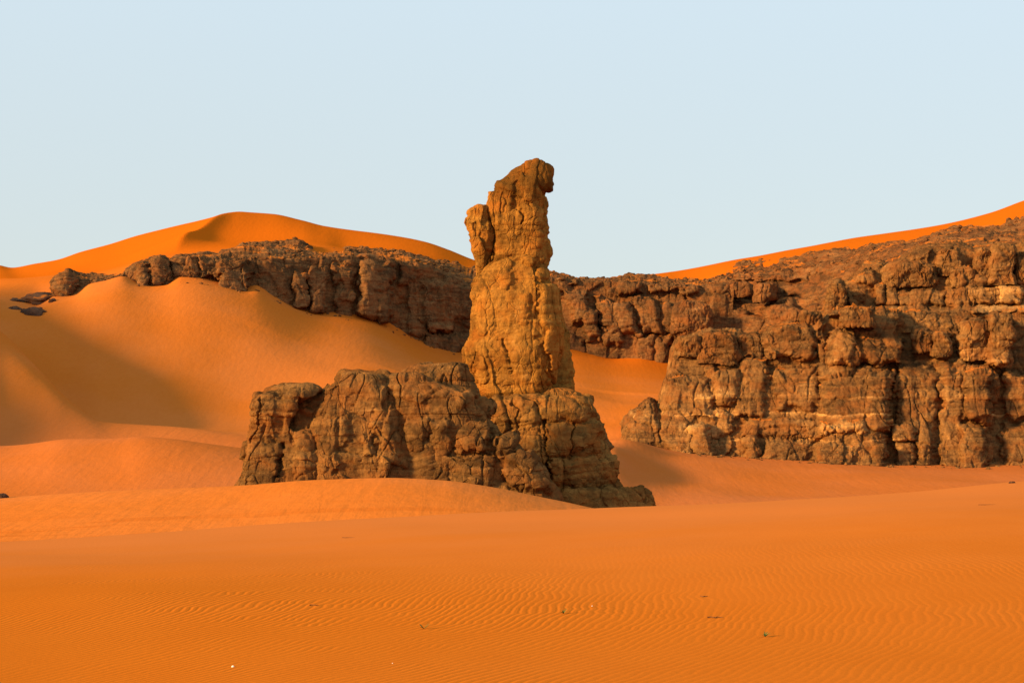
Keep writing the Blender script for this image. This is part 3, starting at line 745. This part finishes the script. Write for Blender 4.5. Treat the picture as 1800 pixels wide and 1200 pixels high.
fR = [
    (1330, 1352, 640, 860, -2.4, 10, -0.06), (1438, 1454, 590, 860, -2.8, 8, -0.08), (1564, 1584, 590, 860, -3.2, 9, 0.05), (1640, 1652, 640, 860, -2.0, 6), (1746, 1764, 640, 860, -3.4, 8), (1246, 1260, 590, 760, -2.0, 7, 0.1), (1398, 1408, 640, 760, -1.4, 5, 0.1),
    (1100, 1160, 700, 800, 2.0, 18), (1165, 1235, 660, 850, 1.8, 26, -0.1), (1190, 1226, 590, 631, 1.2, 10), (1228, 1292, 583, 631, 2.2, 12), (1292, 1338, 588, 631, 1.6, 12), (1343, 1432, 574, 631, 2.6, 14),
    (1190, 1250, 660, 740, 2.0, 24, 0.1), (1240, 1300, 646, 712, 1.6, 20, 0.15), (1302, 1352, 622, 730, 1.2, 18, -0.1), (1358, 1436, 642, 720, 1.4, 22, 0.1),
    (1185, 1290, 727, 770, 1.0, 12, 0, 0.05), (1204, 1244, 745, 850, 3.4, 14, 0.25), (1160, 1215, 765, 850, 3.0, 16, 0.3), (1250, 1290, 770, 850, 0.8, 14), (1296, 1304, 735, 850, -2.0, 5, -0.25), (1306, 1330, 770, 850, 1.8, 8, 0.2), (1305, 1450, 736, 768, 1.4, 10, 0, 0.05),
    (1345, 1440, 772, 850, 2.2, 22, -0.3), (1440, 1560, 640, 880, 3.6, 34, 0.0), (1436, 1528, 738, 766, 4.6, 14, 0, 0.8), (1430, 1520, 772, 850, 4.4, 20, -0.1), (1456, 1566, 575, 642, 5.0, 20), (1478, 1588, 545, 640, 4.8, 14), (1476, 1536, 538, 573, 6.6, 12), (1470, 1500, 580, 640, 6.0, 10, 0, 0.4), (1150, 1300, 676, 738, 0, 16, 0, 0.35), (1190, 1290, 735, 770, 0, 12, 0, 0.35),
    (1520, 1566, 650, 760, 4.4, 14), (1524, 1562, 775, 860, 4.2, 14), (1438, 1452, 568, 640, 1.5, 8), (1400, 1446, 545, 600, 2.2, 12), 
    (1592, 1640, 575, 590, 0.8, 8), (1604, 1642, 583, 618, 1.8, 12), (1576, 1640, 640, 760, 1.9, 18), (1570, 1612, 748, 774, 2.4, 9), (1570, 1610, 775, 860, 1.6, 14),
    (1640, 1668, 583, 628, 3.4, 11), (1648, 1702, 640, 880, 2.8, 20), (1610, 1650, 650, 860, 2.2, 14), (1690, 1735, 562, 612, 3.8, 9), (1688, 1737, 613, 632, 2.6, 6, 0, 0.45), (1735, 1776, 552, 642, 4.6, 10), (1740, 1774, 622, 645, 4.8, 8, 0, 0.4),
    (1694, 1749, 645, 748, 5.0, 20), (1682, 1738, 744, 880, 4.6, 20), (1738, 1750, 640, 880, -0.6, 6), (1762, 1812, 650, 740, 1.6, 18), (1758, 1830, 742, 880, 1.5, 20, 0, 0.05),
    (1712, 1741, 436, 501, 2.2, 13), (1739, 1781, 431, 501, 3.2, 15), (1783, 1832, 442, 501, 2.0, 12), (1708, 1752, 503, 535, 2.6, 8, 0, 0.1), (1752, 1790, 503, 535, 3.0, 9, 0, 0.6), (1790, 1840, 503, 540, 1.0, 9), (1706, 1850, 535, 549, 1.6, 5, 0, 0.9),
    (1556, 1664, 507, 537, 1.4, 8, 0, 0.0), (1664, 1708, 503, 540, 1.9, 12), (1560, 1642, 460, 505, 2.0, 18), (1636, 1648, 464, 503, 1.3, 6), (1648, 1684, 440, 484, 1.6, 10), (1675, 1712, 470, 503, 2.2, 12), (1600, 1636, 440, 462, 1.2, 9),
    (1455, 1484, 498, 560, 2.8, 9), (1516, 1540, 514, 546, -4.5, 8), (1492, 1516, 512, 548, 1.8, 8), (1540, 1556, 500, 536, 1.8, 8), (1500, 1540, 474, 500, 1.5, 10), (1520, 1560, 545, 552, 1.5, 5),
    (1850, 1910, 450, 540, 3, 16), (1920, 2020, 430, 640, 4, 24), (1840, 1900, 560, 850, 3, 20), (1930, 2040, 640, 880, 5, 24), (2060, 2160, 480, 880, 4, 30), (2200, 2320, 440, 880, 5, 40)]
jR = [(zat(632, 217), 0.16, 0.3, 0.95), (zat(697, 216), 0.15, 0.25, 0.7), (zat(725, 215.5), 0.22, 0.3, 1.0), (zat(768, 214), 0.18, 0.25, 0.8), (zat(505, 231), 0.2, 0.6, 0.1), (zat(661, 217), 0.12, 0.25, 0.15), (zat(538, 229), 0.3, 0.3, 0.4), (zat(580, 221), 0.15, 0.3, 0.0), (zat(800, 213), 0.15, 0.2, 0.2)]
relief('cliff_face', cols(1092, 1830, 1.55, 2400), linesR, CLIFF_M, cliff, 1.5, 1.0, 68, fR, jR, 0.64, strata=1.45, bil=0.25, facet=1.1, crack=1.3)

# terraces behind and above
RSKY = [(1130, 486), (1180, 494), (1240, 490), (1262, 482), (1300, 466), (1350, 459), (1420, 447), (1500, 437), (1550, 431), (1600, 420), (1680, 406), (1730, 402), (1760, 398), (1800, 386), (2400, 350)]
linesT = [
    ([(1130, 690), (2400, 690)], [(1130, 380), (1400, 366), (1480, 340), (1570, 268), (2400, 262)]),
    ([(1130, 590), (1300, 585), (1500, 560), (2400, 540)], [(1130, 382), (1400, 368), (1480, 342), (1570, 272), (2400, 266)]),
    ([(1130, 555), (1190, 535), (1260, 532), (1330, 540), (1480, 530), (1700, 470), (2400, 460)], [(1130, 384), (1400, 371), (1480, 345), (1570, 276), (2400, 270)]),
    ([(1130, 545), (1190, 526), (1260, 522), (1330, 528), (1480, 512), (1560, 470), (1700, 440), (2400, 430)], [(1130, 388), (1400, 380), (1480, 352), (1570, 286), (2400, 280)]),
    ([(1130, 515), (1190, 507), (1260, 507), (1330, 500), (1400, 490), (1480, 482), (1560, 462), (1700, 430), (2400, 420)], [(1130, 390), (1400, 384), (1480, 358), (1570, 292), (2400, 286)]),
    ([(1130, 508), (1190, 502), (1260, 500), (1330, 488), (1400, 474), (1480, 466), (1560, 450), (1700, 424), (2400, 405)], [(1130, 394), (1400, 390), (1480, 368), (1570, 306), (2400, 300)]),
    (RSKY, [(1130, 402), (1400, 400), (1480, 392), (1570, 350), (2400, 344)]),
    (off(RSKY, 14), [(1130, 410), (1400, 408), (1480, 400), (1570, 362), (2400, 356)]),
]
fT = [(1180, 1248, 528, 600, 7.0, 14), (1248, 1320, 540, 600, 2.5, 18), (1340, 1420, 540, 600, 5, 18), (1416, 1462, 535, 600, 5, 14), (1355, 1400, 536, 580, 6.5, 14), (1300, 1345, 555, 600, 3, 14), (1322, 1368, 497, 528, 6.0, 14), (1160, 1250, 493, 514, 4, 8, -0.5), (1270, 1322, 500, 522, 3.0, 10),
      (1380, 1450, 500, 526, 3.5, 10), (1290, 1420, 474, 494, 2.5, 8), (1400, 1480, 470, 486, 2.0, 7), (1440, 1470, 510, 540, 3.5, 10), (1250, 1290, 508, 524, 2.0, 8)]
terr, TB, TPX, TPY = relief('upper_terrace', cols(1130, 1830, 2.1, 2400), linesT, TERR_M, cliff, 1.6, 1.5, 63, fT, [(zat(507, 310), 0.3, 0.6, 0.1), (zat(480, 320), 0.3, 0.5, 0.1)], 0.6, strata=1.3)

# masses of rock that stand out from the face
def mass(name, x0, x1, y0, y1, Y, depth=0.8, n=2.8, tone=0.0, mat=CLIFF_M, parent=cliff, top=0.3, flare=0.0, seed=0, s=0.7, slant=0.0):
    r2 = random.Random(int(x0 * 13 + y0)); h = y1 - y0; cx, hw = (x0 + x1) / 2, (x1 - x0) / 2
    rows = []
    for f, k in ((0.0, top * 0.5), (0.02, top), (0.08, 0.5 + 0.5 * top), (0.2, 0.93), (0.4, 1.0), (0.6, 0.98), (0.8, 1.0), (0.93, 0.97), (1.0, 0.9)):
        k2 = k * (1 + flare * f)
        c = cx + slant * f * h
        rows.append((y0 + f * h, c - hw * k2 * (1 + 0.09 * (r2.random() - 0.5)), c + hw * k2 * (1 + 0.09 * (r2.random() - 0.5))))
    return lobe(name, rows, Y, mat, parent, depth, n, s, int(x0) + seed, 0.75, 1.7, int(max(70, min(170, hw * 4))), tone0=tone, crack=1.2, warp=1.5, bil=0.5, foot=False)
for a in (('knob_rock', 1124, 1156, 703, 775, 217, 0.9, 2.3, 0.0, 0.25, 0.9), ('cap_rock', 1192, 1229, 589, 628, 219.6, 0.9, 2.4, -0.1, 0.4, 0.1), ('cap_rock', 1226, 1295, 582, 640, 219.4, 0.6, 2.8, -0.12, 0.5, 0.05),
          ('cap_rock', 1289, 1342, 587, 630, 220, 0.7, 2.6, -0.1, 0.4, 0.0), ('cap_rock', 1340, 1438, 571, 646, 220.2, 0.5, 2.8, -0.12, 0.5, 0.0), ('boulder_block', 1404, 1446, 546, 578, 222.5, 0.9, 2.4, -0.1, 0.4, 0.0),
          ('overhanging_slab', 1476, 1538, 536, 574, 214.5, 0.7, 2.6, -0.1, 0.5, 0.0), ('pinnacle', 1456, 1485, 497, 565, 226, 0.9, 2.6, 0.0, 0.5, 0.1), ('rounded_block', 1492, 1518, 510, 552, 229, 0.8, 3.0, 0.0, 0.5, 0.0),
          ('rounded_block', 1556, 1644, 459, 507, 231.5, 0.42, 2.6, -0.05, 0.35, 0.0), ('tower_block', 1711, 1742, 435, 502, 231, 0.9, 3.0, 0.0, 0.5, 0.05), ('tower_block', 1739, 1783, 429, 502, 230, 0.8, 2.8, 0.02, 0.5, 0.03), ('tower_block', 1783, 1832, 440, 503, 231, 0.7, 3.0, -0.05, 0.5, 0.0),
          ('rounded_block', 1672, 1713, 470, 504, 230.5, 0.7, 2.4, -0.05, 0.3, 0.1), ('rounded_block', 1646, 1686, 438, 486, 232.5, 0.7, 2.8, 0.0, 0.5, 0.0), ('pale_block', 1706, 1754, 504, 536, 229.2, 0.6, 3.2, 0.25, 0.8, 0.0), ('pale_block', 1753, 1791, 504, 536, 228.6, 0.7, 3.4, 0.75, 0.8, 0.0), ('rounded_block', 1664, 1708, 505, 540, 230, 0.7, 2.6, 0.0, 0.5, 0.0),
          ('buttress_block', 1690, 1735, 561, 613, 217, 0.75, 3.4, -0.05, 0.6, 0.0), ('pale_block', 1688, 1737, 612, 634, 217, 0.6, 3.6, 0.55, 0.85, 0.02), ('buttress_block', 1734, 1777, 550, 646, 216.4, 0.95, 3.4, 0.0, 0.55, 0.0), ('boulder_block', 1639, 1669, 582, 630, 216.5, 0.95, 2.3, 0.0, 0.35, -0.1), ('boulder_block', 1604, 1643, 582, 620, 218.5, 0.7, 2.3, -0.05, 0.35, 0.0),
          ('buttress', 1692, 1750, 643, 752, 215.2, 0.75, 2.6, -0.05, 0.35, 0.0), ('buttress', 1680, 1740, 742, 870, 213.6, 0.7, 2.8, -0.05, 0.5, 0.05)):
    nm, x0, x1, y0, y1, Y, dp, n, tn, tp, fl = a
    mass(nm, x0, x1, y0, y1, Y + 0.9, dp, n + 0.6, tn, top=tp, flare=fl)
for a in (('terrace_boulder', 1322, 1370, 495, 530, 372, 0.8), ('terrace_boulder', 1180, 1250, 527, 600, 368, 0.6), ('terrace_boulder', 1352, 1404, 536, 590, 362, 0.8), ('terrace_boulder', 1416, 1462, 534, 590, 352, 0.8), ('terrace_boulder', 1378, 1424, 542, 590, 358, 0.8), ('terrace_boulder', 1272, 1322, 498, 522, 378, 0.7)):
    nm, x0, x1, y0, y1, Y, dp = a
    mass(nm, x0, x1, y0, y1, Y, dp, 2.4, -0.05, TERR_M, s=1.2, top=0.35)

# ------------------------------------------------------------------ the far cliff
back = thing('cliff', (-40.0, 340.0, 10.0), 'long dark shaded cliff band half buried by sand below the far dunes', 'cliff')
TOPB = [(92, 500), (98, 490), (108, 484), (120, 481), (134, 486), (150, 489), (180, 488), (214, 481), (222, 476), (238, 464), (252, 458), (262, 462), (272, 456), (280, 453), (296, 462), (312, 455), (330, 452), (345, 450), (372, 452), (400, 457), (438, 456), (444, 458), (470, 456), (520, 455), (560, 452), (600, 450), (640, 452), (700, 462), (760, 474), (830, 500),
        (920, 492), (970, 486), (1000, 488), (1040, 496), (1090, 494), (1180, 500), (1300, 505)]
PLT = [(92, 499), (98, 489), (120, 480), (150, 488), (214, 480), (238, 463), (252, 457), (280, 452), (300, 459), (345, 449), (385, 447), (400, 440), (415, 433), (440, 427), (480, 426), (525, 425), (545, 436), (565, 446), (598, 445), (608, 437), (640, 438), (700, 444), (745, 452), (775, 458), (800, 464), (830, 472), (900, 482), (970, 483), (1040, 491), (1080, 486), (1110, 484), (1140, 487), (1180, 493), (1300, 498)]
bpx = cols(92, 1290, 1.6)
ydf = lambda d: [(a, b + d) for a, b in FOOT_Y if 0 <= a <= 1400]
foot_low = [(a, b + 26) for a, b in FOOT_PY if 60 <= a <= 1400]
mid1 = [(a, 0.5 * (b + 26) + 0.5 * np.interp(a, *zip(*TOPB))) for a, b in FOOT_PY if 60 <= a <= 1300]
linesB = [(foot_low, ydf(-0.5)), (mid1, ydf(1.5)), (TOPB, ydf(4.5)), (PLT, ydf(24)), (off(PLT, 12), ydf(40))]
fB2 = [(97, 133, 480, 530, 1.8, 12), (160, 216, 482, 510, 1.6, 8), (236, 264, 456, 510, 3.0, 12), (262, 300, 453, 510, 3.4, 12), (302, 345, 450, 492, 2.2, 10), (345, 400, 452, 492, 2.8, 10), (380, 438, 452, 520, 5.0, 10),
       (436, 452, 455, 520, -2.0, 5), (455, 518, 462, 545, 1.2, 18), (518, 542, 478, 545, 3.0, 7), (544, 574, 470, 552, 3.4, 8), (586, 622, 465, 560, 2.0, 14), (598, 620, 478, 532, 2.8, 6), (630, 692, 458, 565, 4.6, 18), (650, 690, 530, 562, 5.0, 14), (690, 716, 470, 565, -1.5, 10), (716, 744, 470, 590, 1.5, 10), (738, 800, 490, 572, 3.4, 20), (750, 800, 563, 584, 4.0, 6, 0, 0.35), (740, 830, 586, 625, 3.2, 12), (700, 740, 456, 500, 2.6, 12), (790, 835, 500, 560, 2, 14),
       (985, 1030, 510, 570, 4, 14, 0.35), (1015, 1050, 545, 600, 5.0, 12, 0.25), (1040, 1075, 520, 585, 3.6, 12, 0.4), (1070, 1110, 530, 590, 4.4, 14, 0.3), (1105, 1150, 525, 585, 3.6, 14, 0.35), (1060, 1095, 575, 610, 4.6, 10), (1030, 1180, 588, 640, 2.0, 8), (1150, 1180, 592, 640, 3.4, 8), (1120, 1148, 590, 640, 2.8, 8), (1160, 1200, 535, 590, 2.4, 14), (980, 1030, 590, 630, 2.6, 10), (1085, 1130, 488, 520, 3, 12), (1140, 1230, 494, 515, 2, 9), (975, 1010, 488, 515, 2, 12)]
jB2 = [(zat(583, 358), 0.3, 0.7, 0.2), (zat(586, 372), 0.3, 0.7, 0.1), (zat(520, 350), 0.25, 0.3, 0.1), (zat(550, 365), 0.2, 0.3, 0.0)]
backface, BB, BPX, BPY = relief('cliff_face', bpx, linesB, BACK_M, back, 1.6, 1.35, 81, fB2, jB2, 0.62, bil=0.12, facet=1.2, crack=1.5, strata=1.2)

# ------------------------------------------------------------------ loose stones
def stone_mesh(name, r, seed, mat, flat=0.6, sub=3):
    import bmesh
    bm = bmesh.new()
    bmesh.ops.create_icosphere(bm, subdivisions=sub, radius=1.0)
    v = np.array([x.co[:] for x in bm.verts]); f = np.array([[q.index for q in x.verts] for x in bm.faces])
    bm.free()
    o1, e1, r1 = cells(v * 1.0 + seed * 3.7, (0.9, 0.9, 0.9), seed)
    d = 1 + 0.42 * ((r1[:, 0] - 0.5) + (o1 * (r1 - 0.5)).sum(1) * 0.9) - 0.12 * (1 - sstep(0, 0.12, e1)) + 0.22 * fbm(v, 1.7, 3, seed + 4)
    v = v * d[:, None] * np.array([1.0, 0.85, flat]) * r
    return mesh_from(name, v, f, mat, True, {'tone': 0.25 * (r1[:, 2] - 0.5)})

def place_on(px, Y, sink=0.0):
    x = (px - CX) / F * Y
    return (x, Y, ground_z(x, Y) - sink)

def find_Y(px, py, y0, y1):
    """distance at which the line of sight through (px,py) meets the sand"""
    yy = np.linspace(y0, y1, 600)
    for a in yy:
        x = (px - CX) / F * a
        if ground_z(x, a) >= (HZ - py) / F * a: return a
    return y1

left_stones = [((70, 521), 34, 13, 'broad flat dark rock sheet in the sand beside the buried cliff end'), ((60, 543), 22, 11, 'low rounded dark boulder in the sand below the flat rock sheet'),
               ((26, 540), 13, 5, 'thin dark rock sliver in the sand beside the low rounded boulder'), ((30, 526), 11, 4, 'small dark rock chip in the sand uphill of the rock sliver'), ((92, 527), 8, 5, 'small dark stone in the sand at the edge of the flat rock sheet')]
for i, ((px, py), wd, ht, lb) in enumerate(left_stones):
    Y = find_Y(px, py + ht * 0.6, 240, 340)
    rr = wd / F * Y
    o = obj('boulder', stone_mesh('boulder', rr, 300 + i, STONE_M, max(0.22, ht / wd), 4))
    o.location = place_on(px, Y, 0.02 * rr); o.rotation_euler = (0.25, 0, 0.3 * i)
    tag(o, lb, 'boulder', 'dark rocks on the left-hand sand slope')
Y = 99.5
o = obj('boulder', stone_mesh('boulder', 0.75, 330, STONE_M, 0.55, 3)); o.location = place_on(-2, Y, 0.05)
tag(o, 'small dark boulder on the crest of the bright middle dune', 'boulder')

# rubble that litters the shelf on top of the far cliff
def rubble(name, spots, mat, parent, rmin, rmax, seed):
    base = stone_mesh('tmp', 1.0, seed, mat, 0.6, 1)
    n = len(base.vertices)
    bv = np.empty(n * 3, np.float32); base.vertices.foreach_get('co', bv); bv = bv.reshape(-1, 3)
    bf = np.array([p.vertices[:] for p in base.polygons])
    bpy.data.meshes.remove(base)
    r2 = np.random.default_rng(seed)
    V, Fc, T = [], [], []
    for i, p in enumerate(spots):
        s = rmin + (rmax - rmin) * r2.random() ** 2.2
        a = r2.random() * 6.28
        Rm = np.array([[math.cos(a), -math.sin(a), 0], [math.sin(a), math.cos(a), 0], [0, 0, 1]])
        V.append((bv * (s * (0.7 + 0.6 * r2.random(3)))) @ Rm.T + p); Fc.append(bf + i * n); T.append(np.full(n, 0.5 * (r2.random() - 0.5)))
    me = mesh_from(name, np.concatenate(V), np.concatenate(Fc), mat, False, {'tone': np.concatenate(T)})
    return tag(obj(name, me, parent), kind='stuff')

top_row = BB.reshape(-1, 3)
plat = (BPY.ravel() < np.interp(BPX.ravel(), *zip(*TOPB)) + 1) & (BPX.ravel() > 395)
idx = np.flatnonzero(plat)
sel = rng.choice(idx, 700)
rubble('rubble', top_row[sel], BACK_M, back, 0.25, 1.1, 401)

ti = np.flatnonzero((TPY.ravel() < np.interp(TPX.ravel(), [1180, 1330, 1400, 1480, 1560, 1700, 2400], [506, 500, 488, 478, 460, 432, 410])) & (TPX.ravel() > 1200))
rubble('rubble', TB.reshape(-1, 3)[rng.choice(ti, 900)], TERR_M, cliff, 0.2, 1.0, 403)

def foot_spots(x0, x1, n, Yf, spread, seed):
    r2 = np.random.default_rng(seed); out = []
    for i in range(n):
        px = x0 + (x1 - x0) * r2.random(); Y = Yf(px) - spread * r2.random() ** 2
        x = (px - CX) / F * Y
        out.append((x, Y, ground_z(x, Y) + 0.02))
    return np.array(out)
rubble('fallen_stones', foot_spots(1200, 1800, 130, lambda a: 210.0, 5.0, 5), CLIFF_M, cliff, 0.10, 0.55, 405)
rubble('fallen_stones', foot_spots(1050, 1190, 40, lambda a: 131.0, 5.0, 6), PLINTH_M, pillar, 0.06, 0.35, 406)
rubble('fallen_stones', foot_spots(240, 830, 90, lambda a: float(np.interp(a, *zip(*[q for q in FOOT_Y]))) - 0.5, 6.0, 7), BACK_M, back, 0.12, 0.6, 407)

# ------------------------------------------------------------------ small things lying on the near sand
m, n_, b = new_mat('green_leaf'); b.inputs['Base Color'].default_value = (0.07, 0.10, 0.03, 1); LEAF = m
m, n_, b = new_mat('dry_twig'); b.inputs['Base Color'].default_value = (0.16, 0.07, 0.03, 1); TWIG = m
m, n_, b = new_mat('white_pebble'); b.inputs['Base Color'].default_value = (0.75, 0.70, 0.62, 1); WHITE = m

def sprig(px, py, label, seed, size):
    Y = find_Y(px, py, 9, 60); loc = place_on(px, Y)
    t = thing('desert_sprig', loc, label, 'plant', 'tiny plants on the rippled sand')
    r2 = random.Random(seed)
    for i in range(9):
        a = r2.random() * 6.28; L = size * (0.6 + 0.7 * r2.random()); up = 0.35 + 0.5 * r2.random(); wd = size * 0.11
        dx, dy = math.cos(a), math.sin(a); nx, ny = -dy, dx
        v = []
        for q, ww, zz in ((0, 0.4, 0), (0.35, 1.0, 0.45), (0.7, 0.8, 0.8), (1.0, 0.05, 0.95)):
            for sg in (-1, 1):
                v.append((dx * L * q + nx * wd * ww * sg, dy * L * q + ny * wd * ww * sg, L * up * zz + 0.004))
        f = [(0, 1, 3, 2), (2, 3, 5, 4), (4, 5, 7, 6)]
        o = obj('leaf', mesh_from('leaf', np.array(v) + np.array(loc), f, LEAF), t)
    return t
sprig(990, 1079, 'tiny green sprig on the rippled sand straight below the rock pillar', 1, 0.07)
sprig(745, 1105, 'tiny green sprig on the rippled sand, below the middle of the outcrop', 2, 0.07)
sprig(1345, 1120, 'tiny green sprig on the rippled sand below the cliff, by the dry twigs', 3, 0.06)

def twig(px, py, label, seed, length):
    Y = find_Y(px, py, 9, 60); loc = place_on(px, Y, -0.006)
    r2 = random.Random(seed); n = 7; k = 6
    pts = [np.array([(i / (n - 1) - 0.5) * length, (r2.random() - 0.5) * 0.05, 0.004 * r2.random()]) for i in range(n)]
    v, f = [], []
    for i, p in enumerate(pts):
        rr = 0.008 * (1 - 0.6 * i / n)
        for j in range(k):
            a = j / k * 6.2832
            v.append(p + np.array([0, math.cos(a) * rr, math.sin(a) * rr + rr * 0.4]))
    for i in range(n - 1):
        for j in range(k):
            f.append((i * k + j, i * k + (j + 1) % k, (i + 1) * k + (j + 1) % k, (i + 1) * k + j))
    o = obj('twig', mesh_from('twig', np.array(v), f, TWIG)); o.location = loc
    o.rotation_euler = (0, 0, r2.random() * 0.3)
    return tag(o, label, 'twig', 'dry twigs on the rippled sand')
twig(1257, 1086, 'long dry twig on the sand between two tiny green sprigs', 5, 0.18)
twig(1238, 1049, 'short dry twig on the sand uphill of the long twig', 6, 0.10)
twig(552, 1064, 'dry reddish twig on the sand below the left end of the outcrop', 7, 0.12)
twig(613, 945, 'dry twig near the crest of the rippled dune below the outcrop', 8, 0.35)
twig(1735, 887, 'dry twig near the high end of the rippled crest below the cliff', 9, 0.5)
for i, (px, py, r, lb) in enumerate(((409, 1172, 0.015, 'small white pebble on the sand beside a dry reddish speck'), (690, 1167, 0.006, 'tiny white pebble on the bare rippled sand below the outcrop'), (1041, 1065, 0.009, 'tiny white pebble on the sand uphill of a green sprig'))):
    Y = find_Y(px, py, 9, 60)
    o = obj('pebble', stone_mesh('pebble', r, 500 + i, WHITE, 0.7, 2)); o.location = place_on(px, Y, -0.3 * r)
    tag(o, lb, 'pebble', 'white pebbles on the rippled sand')
Y = 49.0
o = obj('boulder', stone_mesh('boulder', 0.10, 341, STONE_M, 0.5, 3)); o.location = place_on(1778, find_Y(1778, 849, 30, 60), -0.02)
tag(o, 'single small dark stone on the high end of the rippled crest', 'boulder')
